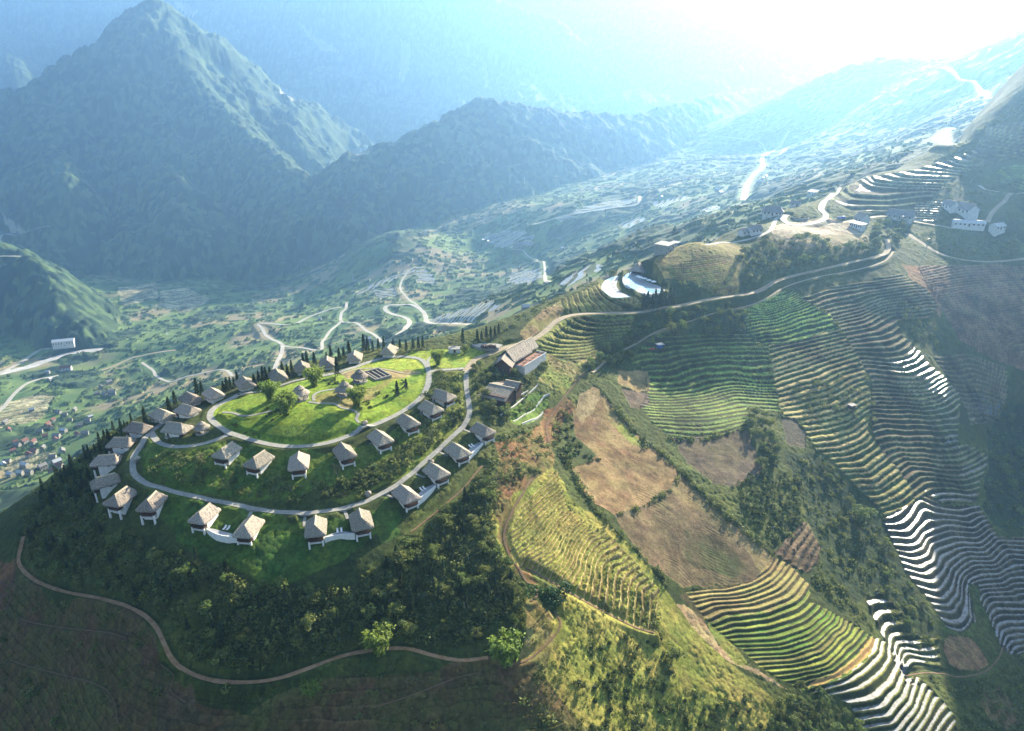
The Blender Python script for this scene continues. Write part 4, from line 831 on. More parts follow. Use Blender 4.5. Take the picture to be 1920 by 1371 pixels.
def window_part(parent,x,y,z,w,h,axis,face,mat='glass'):
    """a framed window set on a wall; axis 'x' wall faces +-y"""
    mb=MB(); d=0.05*face
    def bx(m,a0,a1,z0,z1,e0,e1):
        if axis=='y': m.box(x+a0,x+a1,min(y+e0,y+e1),max(y+e0,y+e1),z+z0,z+z1)
        else: m.box(min(x+e0,x+e1),max(x+e0,x+e1),y+a0,y+a1,z+z0,z+z1)
    for a0,a1,z0,z1 in ((-w/2-.08,-w/2,-h/2,h/2),(w/2,w/2+.08,-h/2,h/2),(-w/2-.08,w/2+.08,h/2,h/2+.08),(-w/2-.08,w/2+.08,-h/2-.08,-h/2)): bx(mb,a0,a1,z0,z1,-0.02*face,0.08*face)
    f=link('window',mb.mesh('window',M['wood']),parent)
    g=MB(); bx(g,-w/2,w/2,-h/2,h/2,-0.02*face,0.03*face); link('pane',g.mesh('pane',M[mat]),f); return f
def make_cottage(seed,L_=11.2,W_=8.0):
    c=thing('thatched_cottage',(0,0,0),cat='cottage')
    w=MB(); w.box(-4.2,2.6,-2.7,2.7,-3.6,2.95); link('wall',w.mesh('wall',M['whitewall']),c)
    link('roof',thatch_roof('roof',L_,W_,2.35,5.1+0.12*seed%0.3,3.3,seed,over=0.6,kx=-0.7),c); 
    rf=[o for o in c.children if o.name.startswith('roof')][0]
    rc=link('ridge_cap',ridge_cap(3.1,5.1+0.12*seed%0.3).mesh('ridge_cap',M['ridge']),rf,(-0.7,0,0))
    v=MB(); v.box(2.62,4.7,-2.7,2.7,-0.35,-0.05); v.box(4.45,4.68,-2.55,2.55,-0.75,-0.352); link('veranda_floor',v.mesh('veranda_floor',M['wood']),c)
    for s in (-1,1):
        p=MB(); p.box(4.15,4.8,s*2.45-0.32,s*2.45+0.32,-4.6,-0.36,0.04); link('stilt',p.mesh('stilt',M['whitewall']),c)
        q=MB(); q.box(4.45,4.62,s*2.5-0.09,s*2.5+0.09,-0.04,2.6); link('veranda_post',q.mesh('veranda_post',M['wood']),c)
    b=MB(); b.box(4.3,4.75,-2.1,2.1,-1.5,-0.76); link('beam',b.mesh('beam',M['plaster']),c)
    r=MB()
    for zz in (0.25,0.55,0.95): r.box(4.60,4.70,-2.4,2.4,zz,zz+0.09)
    for s in (-1,1):
        for zz in (0.25,0.55,0.95): r.box(2.7,4.4,s*2.6-0.05,s*2.6+0.05,zz,zz+0.09)
    for yy in np.linspace(-2.2,2.2,9): r.box(4.62,4.68,yy-0.04,yy+0.04,-0.04,0.95)
    link('railing',r.mesh('railing',M['redwood' if seed in (2,) else 'wood']),c)
    d=MB(); d.box(2.605,2.68,-1.9,1.9,-0.02,2.2); dd=link('veranda_door',d.mesh('veranda_door',M['wood']),c)
    g=MB(); g.box(2.685,2.71,-1.7,-0.1,0.15,2.05); g.box(2.685,2.71,0.1,1.7,0.15,2.05); link('door_glass',g.mesh('door_glass',M['glass']),dd)
    window_part(c,0.9,-2.7,1.35,1.0,1.0,'y',-1); window_part(c,-1.6,2.7,1.35,1.0,1.0,'y',1)
    e=MB(); e.box(-3.4,-2.4,-2.78,-2.702,-0.1,2.05); link('door',e.mesh('door',M['wood']),c)
    e=MB(); e.box(-3.7,-2.1,-4.0,-2.79,-1.2,-0.12); link('door_step',e.mesh('door_step',M['conc']),c)
    return proto(c)
cots=[make_cottage(k,11.3+0.25*(k-2),7.8+0.12*k) for k in range(5)]
# px,py of roof middle, image direction of the veranda end (None: away from the hill's middle), label
hc=at_z(600,750,0)[:2]
COT=[
 (425,845,-30,20,'thatched cottage furthest left of the row just below the inner ring road'),
 (485,863,-30,20,'second thatched cottage from the left in the row just below the inner ring road'),
 (560,865,-3,20,'thatched cottage below the inner ring road that points straight down the slope'),
 (646,847,12,17,'thatched cottage below the inner ring road beside the bare pale tree'),
 (713,820,16,13,'thatched cottage with red railing, fifth from the left below the inner ring road'),
 (765,790,17,12,'thatched cottage above the thick green scrub on the right of the inner ring road'),
 (807,763,20,10,'thatched cottage below the bushy round tree on the right side of the inner ring'),
 (830,739,20,6,'topmost thatched cottage between the two ring roads on the right, half behind a bushy tree'),
 (905,806,20,10,'upper thatched cottage of the upper right pair joined by a round white patio'),
 (858,844,18,12,'lower thatched cottage of the upper right pair joined by a round white patio'),
 (818,882,18,12,'upper thatched cottage of the lower right pair joined by a white patio wall'),
 (761,926,16,14,'lower thatched cottage of the lower right pair joined by a white patio wall'),
 (677,976,5,20,'right thatched cottage of the bottom pair with the paved path between them'),
 (592,989,-2,20,'left thatched cottage of the bottom pair with the paved path between them'),
 (466,987,-14,18,'right thatched cottage of the lower left pair joined by a curved white patio wall'),
 (383,965,-17,15,'left thatched cottage of the lower left pair joined by a curved white patio wall'),
 (286,947,-14,15,'single thatched cottage just left of the lower left patio pair'),
 (228,937,-18,13,'thatched cottage at the lower left corner of the hilltop, second from the patio pair'),
 (198,905,-22,6,'thatched cottage on the left edge, the lower of the two nearest the dark conifers'),
 (200,867,-24,2,'thatched cottage on the left edge, the upper of the two nearest the dark conifers'),
 (227,831,-24,0,'thatched cottage left of the outer ring road bend, third up from the left corner'),
 (258,800,-22,-4,'thatched cottage left of where the short loop road leaves the outer ring road'),
 (302,773,-18,-8,'thatched cottage at the top left end of the outer ring road'),
 (350,766,-20,-6,'thatched cottage in front of the smaller one at the top left of the hill'),
 (357,747,-16,-10,'small looking thatched cottage half hidden behind another at the top left'),
 (400,738,-14,-10,'thatched cottage directly above the left tip of the inner ring road'),
 (460,719,-10,-12,'thatched cottage on the far edge with conifers on its left, above the feathery bamboo'),
 (520,703,-8,-12,'thatched cottage on the far edge right above the feathery bamboo pair'),
 (567,689,-4,-12,'thatched cottage on the far edge partly behind the spreading yellow green bamboo'),
 (614,679,0,-12,'thatched cottage on the far edge right behind the tall thin conifer'),
 (665,668,3,-12,'thatched cottage second from the right on the far edge of the hilltop'),
 (730,655,8,-12,'rightmost thatched cottage on the far edge, above the bright lawn'),
 (331,799,24,3,'long thatched cottage inside the short loop road on the left'),
]
cot_pos=[]
for i,(px,py,dx,dy,lab) in enumerate(COT):
    far_=py<760 and px<760
    p=hit_up(px,py,3.6 if not far_ else 3.2); zf=p[2]
    rz=axis_dir(px,py,dx,dy,zf)
    c,s_=math.cos(rz),math.sin(rz)
    hs=[float(Hi(p[0]+c*a-s_*b,p[1]+s_*a+c*b)) for a in (-4,0,2.6) for b in (-2.5,2.5)]
    zf=0.5*max(hs)+0.5*float(np.mean(hs))+0.1
    sc_=0.92 if not far_ else 0.95
    place(cots[(i*7)%5],(p[0],p[1],zf),rz,sc_,lab,'thatched cottages round the hilltop'); cot_pos.append((p[0],p[1],zf,rz))
# small annex roof beside the loop-road cottage
# ------------------------------------------------------------------ round pavilions
def make_pavilion(seed,tiers=2):
    c=thing('round_pavilion',(0,0,0),cat='pavilion'); rnd=random.Random(seed)
    def cone(name,r0,z0,r1,z1,n=28):
        mb=MB(); R=[[(r0*0.82*math.cos(t),r0*0.82*math.sin(t),z0-0.05) for t in np.linspace(0,2*math.pi,n,False)]]
        for v in (0,0.02,0.25,0.5,0.75,1.0):
            r=r0+(r1-r0)*v; z=z0-(0.35 if v==0 else 0)+(z1-z0)*(v**1.15 if v>0 else 0)
            R.append([(r*math.cos(t)*(1+rnd.uniform(-.02,.02)),r*math.sin(t)*(1+rnd.uniform(-.02,.02)),z+rnd.uniform(-.08,.08)) for t in np.linspace(0,2*math.pi,n,False)])
        mb.rings(R); return mb.mesh(name,M['thatch'])
    link('roof',cone('roof',4.3,2.5,1.5,4.5),c)
    if tiers>1: link('upper_roof',cone('upper_roof',2.2,4.7,0.25,6.0),c)
    f=MB(); f.tube((0,0,-1.2),(0,0,0.05),3.6,3.6,24); link('floor',f.mesh('floor',M['conc']),c)
    for k in range(8):
        t=k*math.pi/4; p=MB(); p.tube((3.2*math.cos(t),3.2*math.sin(t),0.06),(3.2*math.cos(t),3.2*math.sin(t),2.7),0.13); link('post',p.mesh('post',M['wood']),c)
    r=MB()
    for k in range(8):
        t=k*math.pi/4; t2=t+math.pi/4
        if k==6: continue
        for z in (0.5,0.95): r.tube((3.2*math.cos(t),3.2*math.sin(t),z),(3.2*math.cos(t2),3.2*math.sin(t2),z),0.06,n=4)
    link('railing',r.mesh('railing',M['wood']),c); return proto(c)
pav=make_pavilion(3)
for px,py,sc_,lab in ((562,736,0.95,'round two tier thatched pavilion right of the bamboo at the lawn middle'),(674,704,0.9,'round thatched pavilion left of the dark sunken court'),(646,729,0.95,'round thatched pavilion at the end of the curving garden path')):
    p=hit_up(px,py,3.0); place(pav,(p[0],p[1],p[2]+0.5),0,sc_,lab,'round thatched pavilions')
p=hit_up(378,799,2.6); place(pav,(p[0],p[1],p[2]+0.2),0,0.75,'low round thatched hut beside the loop road cottage','round thatched pavilions')
# ------------------------------------------------------------------ generic hall / house
def house(name,loc,rz,L_,W_,h,rh,roofmat,wallmat='plaster',label=None,cat='house',group=None,style='gable',over=0.6,wins=3,door=True,posts=0,down=2.0,chim=False,sc_=1.0,pr=False):
    c=thing(name,loc,rz,label,cat,group,sc_)
    w=MB(); w.box(-L_/2,L_/2,-W_/2,W_/2,-down,h)
    if style=='gable':
        for s in (-1,1):
            x=s*(L_/2-0.001); n=len(w.v); w.v+=[(x,-W_/2,h),(x,W_/2,h),(x,0,h+rh-0.12),(x-s*0.2,-W_/2,h),(x-s*0.2,W_/2,h),(x-s*0.2,0,h+rh-0.12)]
            w.f+=[(n,n+1,n+2),(n+3,n+5,n+4),(n,n+2,n+5,n+3),(n+1,n+4,n+5,n+2)]
    link('wall',w.mesh('wall',M[wallmat]),c)
    if style=='gable':
        r=MB(); e=over; ye=W_/2+e; ze=h-e*rh/(W_/2); t=0.22; X=L_/2+e*0.7; N=8
        for s in (-1,1):
            n0=len(r.v)
            for k in range(N+1):
                x=-X+2*X*k/N
                r.v+=[(x,s*ye,ze+0.02),(x,s*ye,ze+t),(x,s*0.0,h+rh+t),(x,s*0.0,h+rh)]
            for k in range(N):
                a=n0+k*4; b=a+4
                r.f+=[(a,b,b+1,a+1),(a+1,b+1,b+2,a+2),(a+3,a,b,b+3)][:] if s<0 else [(a+1,b+1,b,a),(a+2,b+2,b+1,a+1),(a,a+3,b+3,b)]
            a=n0; r.f.append((a,a+1,a+2,a+3)); a=n0+N*4; r.f.append((a+3,a+2,a+1,a))
        ro=link('roof',r.mesh('roof',M[roofmat]),c)
        k=MB(); k.box(-X-0.05,X+0.05,-0.16,0.16,h+rh+t-0.08,h+rh+t+0.1); link('ridge_cap',k.mesh('ridge_cap',M[roofmat]),ro)
    elif style=='hip':
        ro=link('roof',thatch_roof('roof',L_+2*over,W_+2*over,h-0.1,h+rh,(L_-W_*0.55)/2,int(L_*10),roofmat),c)
        link('ridge_cap',ridge_cap((L_-W_*0.55)/2,h+rh).mesh('ridge_cap',M['ridge']),ro)
    elif style=='shed':
        r=MB(); y=W_/2+over; r.quad((-L_/2-over,-y,h+0.05),(L_/2+over,-y,h+0.05),(L_/2+over,y,h+rh),(-L_/2-over,y,h+rh)); r.quad((-L_/2-over,y,h+rh+.12),(L_/2+over,y,h+rh+.12),(L_/2+over,-y,h+.17),(-L_/2-over,-y,h+.17))
        n=len(r.v)-8; r.f+=[(n,n+7,n+6,n+1),(n+1,n+6,n+5,n+2),(n+2,n+5,n+4,n+3),(n+3,n+4,n+7,n)]
        link('roof',r.mesh('roof',M[roofmat]),c)
    for k in range(wins):
        x=-L_/2+L_*(k+0.5)/wins
        for s in (-1,1):
            if door and s<0 and k==wins//2: continue
            window_part(c,x,s*W_/2,h*0.55,min(1.2,L_/wins*0.5),h*0.35,'y',s)
    if door:
        d=MB(); x=-L_/2+L_*(wins//2+0.5)/max(wins,1); d.box(x-0.55,x+0.55,-W_/2-0.08,-W_/2-0.003,0,min(2.1,h*0.8)); link('door',d.mesh('door',M['wood']),c)
    for k in range(posts):
        x=-L_/2-over*0.3+(L_+over*0.6)*k/(posts-1); q=MB(); q.box(x-0.1,x+0.1,-W_/2-over*0.8-0.1,-W_/2-over*0.8+0.1,-down*0.5,h-0.35); link('post',q.mesh('post',M['wood']),c)
    if pr: proto(c)
    return c
def hp(px,py,off=2.0,lift=0.2):
    p=hit_up(px,py,off); return (p[0],p[1],p[2]+lift)
# main lodge: three joined thatched halls; each wing is a part of the one building
def wing(parent,dx,dy,rz,L_,W_,h,rh,seed):
    w=MB(); w.box(-L_/2+0.8,L_/2-0.8,-W_/2+1.2,W_/2-1.2,-2.5,h+0.3); o=link('wall',w.mesh('wall',M['wood']),parent,(dx,dy,0),rz)
    # steep gabled thatch
    r=MB(); N=18; rnd=random.Random(seed); rows=[]
    for s in (-1,1):
        R=[]
        for v in (0,0.03,0.25,0.5,0.75,1.0):
            z=h-0.5+(rh+0.5)*v if v>0 else h-0.95; y=s*(W_/2)*(1-v)
            R.append([(-L_/2+L_*k/N*(1)+rnd.uniform(-.08,.08)*(1 if 0<k<N else 3),y+s*rnd.uniform(-.06,.06),z+rnd.uniform(-.07,.07)) for k in range(N+1)])
        R=[[(a,b*0.93,c-0.1) for a,b,c in R[-1]]]+[[(a,b*0.93,c-0.5) for a,b,c in R[1]]]+R
        n0=len(r.v); n=N+1
        for q_ in R: r.v+=q_
        for a in range(len(R)-1):
            for k in range(N):
                f=(n0+a*n+k,n0+a*n+k+1,n0+(a+1)*n+k+1,n0+(a+1)*n+k); r.f.append(f if s<0 else f[::-1])
    ro=link('roof',r.mesh('roof',M['thatch']),parent,(dx,dy,0),rz)
    g=MB()
    for s in (-1,1): g.quad((s*(L_/2-0.9),-W_/2+1.3,h-0.3),(s*(L_/2-0.9),W_/2-1.3,h-0.3),(s*(L_/2-0.9),0,h+rh-0.4))
    link('gable',g.mesh('gable',M['wood']),parent,(dx,dy,0),rz)
    k=MB(); k.box(-L_/2-.1,L_/2+.1,-0.4,0.4,h+rh-0.25,h+rh+0.15,0.1); link('ridge_cap',k.mesh('ridge_cap',M['ridge']),ro)
def P3(px,py,off=0): p=hit_up(px,py,off); return p
lp=P3(965,662,4.0); lrz=axis_dir(965,662,46,-26,lp[2])
lodge=thing('thatched_lodge',(lp[0],lp[1],lp[2]+0.4),lrz,'large brown thatched lodge of three joined halls beside the ridge road','lodge')
wing(lodge,0,0,0,17,10.5,3.0,4.4,1); wing(lodge,12,0.5,0.0,11,8.5,2.7,3.6,2); wing(lodge,-11,-1.0,0.35,11,10,2.5,3.4,3)
tmb=MB(); tmb.box(-6,15,-9.6,-4.0,-6,-0.05); link('terrace',tmb.mesh('terrace',M['plaster']),lodge)
tmb=MB(); tmb.box(-5.7,14.7,-9.3,-4.0,-0.048,0.02); link('terrace_floor',tmb.mesh('terrace_floor',M['brick']),lodge)
tmb=MB(); tmb.box(-6,15,-9.65,-9.35,0.0,0.7); tmb.box(14.75,15.05,-9.3,-4,0.0,0.7); link('parapet',tmb.mesh('parapet',M['plaster']),lodge)
# dining furniture on the lodge terrace
def dining_set(loc,rz,lab,grp):
    t=thing('dining_table',loc,rz,lab,'table',grp)
    a=MB(); a.tube((0,0,0.7),(0,0,0.76),0.8,0.8,12); link('tabletop',a.mesh('tabletop',M['wood']),t)
    a=MB(); a.tube((0,0,0),(0,0,0.7),0.08); link('leg',a.mesh('leg',M['wood']),t); return t
L2W=lambda o,x,y,z: (Matrix.Translation(o.location)@Matrix.Rotation(o.rotation_euler[2],4,'Z')@Vector((x,y,z)))
for k in range(5): dining_set(L2W(lodge,-4+k*4.2,-7.6+0.6*(k%2),0.03),0,'dark round dining table on the terracotta terrace of the lodge','tables on the lodge terrace')
# second lodge
sp=P3(941,730,3.5); srz=axis_dir(941,730,28,-40,sp[2])
srz=axis_dir(941,730,30,6,sp[2])
l2=thing('thatched_restaurant',(sp[0],sp[1],sp[2]+0.6),srz,'wide low thatched building below the lodge, half hidden by garden trees','restaurant')
wing(l2,0,0,0,13,19,2.6,2.0,5); wing(l2,3.5,4.5,0.0,7.5,8,4.0,1.8,6)
q_=MB(); q_.box(-9.5,-6.5,-9,-5.0,-2.5,2.0); link('annex',q_.mesh('annex',M['plaster']),l2)
q_=MB(); q_.box(-9.9,-6.2,-9.4,-4.6,2.02,2.3); link('annex_roof',q_.mesh('annex_roof',M['thatch']),l2)
# ------------------------------------------------------------------ patios between paired cottages
def wall_run(name,pts,z0,z1,th,mat,parent=None,label=None,cat=None,group=None,follow=None):
    mb=MB(); P=np.array([p[:2] for p in pts]); T=np.gradient(P,axis=0); T/=np.linalg.norm(T,axis=1)[:,None]; N=np.stack([-T[:,1],T[:,0]],1)*th/2; R=[]
    for i in range(len(P)):
        a=P[i]+N[i]; b=P[i]-N[i]; lo,hi=(z0,z1) if follow is None else (float(Hi(*P[i]))-1.5,float(Hi(*P[i]))+follow)
        R.append([(a[0],a[1],lo),(b[0],b[1],lo),(b[0],b[1],hi),(a[0],a[1],hi)])
    mb.rings(R); o=link(name,mb.mesh(name,M[mat]),parent)
    if label: tag(o,label,cat,group)
    return o
def curve(px,n=14,off=0.0):
    P=np.array([hit_up(*p,off)[:2] for p in px]); P=np.vstack([2*P[0]-P[1],P,2*P[-1]-P[-2]]); out=[]
    for i in range(1,len(P)-2):
        for k in range(n):
            t=k/n; out.append(0.5*((2*P[i])+(-P[i-1]+P[i+1])*t+(2*P[i-1]-5*P[i]+4*P[i+1]-P[i+2])*t*t+(-P[i-1]+3*P[i]-3*P[i+1]+P[i+2])*t**3))
    out.append(P[-2]); return np.array(out)
def patio(i,j,deep,lab,bow=1.0):
    a=cot_pos[i]; b=cot_pos[j]; z=(a[2]+b[2])/2-0.5
    def loc_(c,x,y): return np.array([c[0]+math.cos(c[3])*x-math.sin(c[3])*y,c[1]+math.sin(c[3])*x+math.cos(c[3])*y])
    mid=(np.array(a[:2])+np.array(b[:2]))/2; out=np.array([math.cos(a[3])+math.cos(b[3]),math.sin(a[3])+math.sin(b[3])]); out/=np.linalg.norm(out)
    sa=1 if np.dot(loc_(a,0,1)-loc_(a,0,0),mid-np.array(a[:2]))>0 else -1; sb=1 if np.dot(loc_(b,0,1)-loc_(b,0,0),mid-np.array(b[:2]))>0 else -1
    A=loc_(a,3.4,sa*2.75); B=loc_(b,3.4,sb*2.75); pts=[]
    for t in np.linspace(0,1,13): pts.append(A*(1-t)+B*t+out*bow*math.sin(math.pi*t))
    root=thing('patio',(mid[0],mid[1],z),0,lab,'patio','white walled patios between cottage pairs')
    Pl=[p-mid for p in pts]; mb=MB(); R=[]
    T=np.gradient(np.array(Pl),axis=0); T/=np.linalg.norm(T,axis=1)[:,None]; N=np.stack([-T[:,1],T[:,0]],1)*0.16
    for k in range(len(Pl)):
        u=Pl[k]+N[k]; v=Pl[k]-N[k]; R.append([(u[0],u[1],-5.0),(v[0],v[1],-5.0),(v[0],v[1],0.55),(u[0],u[1],0.55)])
    mb.rings(R); link('retaining_wall',mb.mesh('retaining_wall',M['whitewall']),root)
    fl=MB(); top=[];n=len(Pl)
    inn=[p-out*(deep*(0.45+0.55*math.sin(math.pi*k/(n-1)))) for k,p in enumerate(Pl)]
    for k in range(n-1):
        fl.quad((*(Pl[k]-out*0.2),0),(*(Pl[k+1]-out*0.2),0),(*inn[k+1],0),(*inn[k],0)); fl.quad((*inn[k],0),(*inn[k+1],0),(*inn[k+1],-3),(*inn[k],-3))
    link('paving',fl.mesh('paving',M['deck']),root)
    lawn=MB(); far_=[p-out*6.5 for p in inn]
    for k in range(n-1): lawn.quad((*inn[k],-0.03),(*inn[k+1],-0.03),(*far_[k+1],-0.03),(*far_[k],-0.03))
    return root,mid,out,z
def lounger(loc,rz,lab,grp):
    t=thing('sun_lounger',loc,rz,lab,'lounger',grp)
    a=MB(); a.box(-0.95,0.5,-0.33,0.33,0.28,0.4); link('seat',a.mesh('seat',M['canvas']),t)
    a=MB(); n=len(a.v); a.v+=[(0.5,-.33,.3),(0.5,.33,.3),(1.1,.33,.75),(1.1,-.33,.75),(0.5,-.33,.4),(0.5,.33,.4),(1.05,.33,.85),(1.05,-.33,.85)]
    a.f+=[(0,1,2,3),(7,6,5,4),(0,4,5,1),(1,5,6,2),(2,6,7,3),(3,7,4,0)]; link('backrest',a.mesh('backrest',M['canvas']),t)
    for sx in (-0.8,0.4):
        for sy in (-0.28,0.28):
            a=MB(); a.box(sx-.03,sx+.03,sy-.03,sy+.03,0,0.28); link('leg',a.mesh('leg',M['metal']),t)
    return t
for i,j,dp,lab,bow in ((15,14,2.6,'curved white patio between the lower left pair of cottages',1.2),(13,12,2.4,'white patio with small lawn between the bottom pair of cottages',-0.4),(11,10,3.2,'white patio between the lower right pair of cottages',0.3),(9,8,3.4,'round white patio between the upper right pair of cottages',0.3)):
    root,mid,out,z=patio(i,j,dp,lab,bow)
    where={15:'lower left',13:'bottom',11:'lower right',9:'upper right'}[i]
    for k in (0,1):
        q=mid+out*(0.7)+np.array([-out[1],out[0]])*(k*1.3-0.6); lounger((q[0],q[1],z+0.01),math.atan2(out[1],out[0])+math.pi,'white sun lounger on the patio of the %s cottage pair'%where,'sun loungers on the %s patio'%where)
log('cottages')
# ------------------------------------------------------------------ pool terrace on the ridge
def crescent(name,ctr,outer,inner,z,mats,lab,hgt=2.5):
    """ctr world, outer/inner polylines world"""
    root=thing(name,(ctr[0],ctr[1],z),0,lab,'pool terrace')
    O=[p-ctr for p in outer]; I=[p-ctr for p in inner]; n=len(O)
    mb=MB()
    for k in range(n-1): mb.quad((*O[k],0),(*O[k+1],0),(*I[k+1],0),(*I[k],0))
    link('deck',mb.mesh('deck',M[mats[0]]),root)
    W_=MB()
    for k in range(n-1): W_.quad((*O[k+1],0.0),(*O[k],0.0),(*O[k],-hgt),(*O[k+1],-hgt)); W_.quad((*I[k],0.0),(*I[k+1],0.0),(*I[k+1],-hgt),(*I[k],-hgt))
    W_.quad((*O[0],0),(*I[0],0),(*I[0],-hgt),(*O[0],-hgt)); W_.quad((*I[-1],0),(*O[-1],0),(*O[-1],-hgt),(*I[-1],-hgt)); link('retaining_wall',W_.mesh('retaining_wall',M['plaster']),root)
    pw=MB()
    for k in range(1,n-2):
        a=O[k]*0.9+I[k]*0.1; b=O[k+1]*0.9+I[k+1]*0.1; c=O[k+1]*0.45+I[k+1]*0.55; d=O[k]*0.45+I[k]*0.55; pw.quad((*a,0.03),(*b,0.03),(*c,0.03),(*d,0.03))
    link('pool_water',pw.mesh('pool_water',M[mats[1]]),root); return root
def zline(px,z,n=8):
    P=np.array([at_z(*p,z)[:2] for p in px]); P=np.vstack([2*P[0]-P[1],P,2*P[-1]-P[-2]]); out=[]
    for i in range(1,len(P)-2):
        for k in range(n):
            t=k/n; out.append(0.5*((2*P[i])+(-P[i-1]+P[i+1])*t+(2*P[i-1]-5*P[i]+4*P[i+1]-P[i+2])*t*t+(-P[i-1]+3*P[i]-3*P[i+1]+P[i+2])*t**3))
    out.append(P[-2]); return np.array(out)
zl=ZL+0.25; zu=ZU+0.25
o_=zline([(1158,517),(1137,524),(1127,537),(1130,550),(1150,558),(1183,557)],zl); i_=zline([(1162,518),(1158,525),(1156,534),(1158,541),(1166,549),(1183,556)],zl)
crescent('pool_terrace',hit(1150,540)[:2],o_,i_,zl,('deck','pool'),'lower crescent shaped pool terrace with pale blue water on the ridge',1.6)
o_=zline([(1176,512),(1168,520),(1168,530),(1178,540),(1200,549),(1225,552),(1247,545)],zu); i_=zline([(1190,508),(1192,514),(1196,518),(1204,524),(1216,530),(1232,535),(1244,541)],zu)
crescent('pool_terrace',hit(1195,530)[:2],o_,i_,zu,('deck','pool'),'upper crescent shaped pool terrace with the row of white parasols',1.6)
def parasol(loc,lab,grp):
    t=thing('parasol',loc,0,lab,'parasol',grp); mb=MB(); n=8
    R=[[(r*math.cos(2*math.pi*k/n),r*math.sin(2*math.pi*k/n),z) for k in range(n)] for r,z in ((1.75,2.2),(1.8,2.32),(1.0,2.72),(0.12,2.98))]; mb.rings(R); link('canopy',mb.mesh('canopy',M['canvas']),t)
    a=MB(); a.tube((0,0,0),(0,0,2.4),0.05); link('pole',a.mesh('pole',M['metal']),t)
    a=MB(); a.tube((0,0,0),(0,0,0.12),0.4); link('base',a.mesh('base',M['conc']),t)
for k,(px,py) in enumerate(((1196,524),(1201,526),(1208,528),(1216,531),(1225,534))):
    q=at_z(px,py+1,zu); 
    parasol((q[0],q[1],zu+0.02),['leftmost','second','middle','fourth','rightmost'][k]+' white parasol in the row on the upper pool terrace','parasols on the pool terrace')
bp=at_z(1196,512,zu); brz=axis_dir(1196,512,14,-10,zu)
bar=thing('thatched_bar',(bp[0],bp[1],zu),brz,'open thatched bar pavilion behind the pool terraces','pavilion')
link('roof',thatch_roof('roof',12,11,2.6,7.2,2.0,44),bar)
for sx in (-4.5,0,4.5):
    for sy in (-4.2,4.2): q_=MB(); q_.box(sx-.15,sx+.15,sy-.15,sy+.15,-3,2.7); link('post',q_.mesh('post',M['wood']),bar)
q_=MB(); q_.box(-2.5,2.5,0.5,3.6,-0.5,2.4); link('bar_room',q_.mesh('bar_room',M['wood']),bar)
q_=MB(); q_.box(-5.0,5.0,-4.8,4.8,-4,-0.02); link('floor',q_.mesh('floor',M['deck']),bar)
for k,(px,py) in enumerate(((1150,532),(1152,538),(1156,543))):
    q=at_z(px,py,zl); lounger((q[0],q[1],zl+0.02),2.5,'dark shaded sun lounger against the wall of the lower pool terrace','sun loungers on the lower pool terrace')
# ------------------------------------------------------------------ garden walls, sunken court, small things on the hilltop
wall_run('garden_wall',curve([(938,780),(960,765),(985,745),(1008,722)]),0,0,0.35,'plaster',None,'long curved white garden wall below the wide thatched building','wall',None,0.5)
wall_run('garden_wall',curve([(962,792),(985,778),(1003,768)]),0,0,0.3,'plaster',None,'short straight white wall of the upper vegetable bed','wall',None,0.4)
wall_run('garden_wall',curve([(978,797),(1000,788),(1018,775)]),0,0,0.35,'plaster',None,'lowest thick white wall of the vegetable beds','wall',None,0.8)
wall_run('garden_wall',curve([(1005,765),(1020,745),(1030,740)]),0,0,0.3,'plaster',None,'small white wall at the right end of the vegetable beds','wall',None,0.8)
wall_run('garden_wall',curve([(967,748),(978,742),(990,735)]),0,0,0.3,'plaster',None,'short white wall above the long curved garden wall','wall',None,0.8)
cp=P3(707,703,0.5); crz=axis_dir(707,703,20,12,cp[2])
court=thing('sunken_court',(cp[0],cp[1],cp[2]+0.3),crz,'dark rectangular sunken court with low walls beside a round pavilion','court')
for k,(a,b,c_,d) in enumerate(((-6,6,-4.2,-3.6),(-6,6,3.6,4.2),(-6,-5.4,-3.58,3.58),(5.4,6,-3.58,3.58))): q_=MB(); q_.box(a,b,c_,d,-1,0.8); link('wall',q_.mesh('wall',M['ston']),court)
q_=MB(); q_.box(-5.38,5.38,-3.58,3.58,-1,0.1); link('floor',q_.mesh('floor',M['wood']),court)
for y in (-2.2,0,2.2): q_=MB(); q_.box(-5,5,y-0.25,y+0.25,0.102,0.5); link('bench',q_.mesh('bench',M['ston']),court)
def hutlet(px,py,lab):
    p=P3(px,py,0.8); t=thing('stone_shelter',(p[0],p[1],p[2]),R_.uniform(0,1.5),lab,'shelter','small roadside shelters')
    a=MB(); a.box(-.8,.8,-.8,.8,-.8,1.2,0.05); link('body',a.mesh('body',M['ston']),t)
    a=MB(); R=[[(r*x,r*y,z) for x,y in ((-1,-1),(1,-1),(1,1),(-1,1))] for r,z in ((1.15,1.15),(1.2,1.35),(0.15,2.0))]; a.rings(R); link('roof',a.mesh('roof',M['thatch']),t)
hutlet(684,795,'small stone shelter where the garden path meets the inner ring road'); hutlet(690,927,'small stone shelter beside the lower part of the outer ring road'); hutlet(257,862,'small stone shelter inside the left bend of the outer ring road'); hutlet(808,868,'small stone shelter beside the outer ring road near the right cottages')
wb=thing('service_building',hp(853,656,1.2),axis_dir(853,656,20,0),'low white flat roofed building behind the bright lawn','building')
a=MB(); a.box(-3,3,-2,2,-1,1.8); link('wall',a.mesh('wall',M['plaster']),wb); a=MB(); a.box(-3.3,3.3,-2.3,2.3,1.8,2.05); link('roof',a.mesh('roof',M['conc']),wb); a=MB(); a.box(-0.5,0.5,-2.08,-2.002,0,1.6); link('door',a.mesh('door',M['wood']),wb)
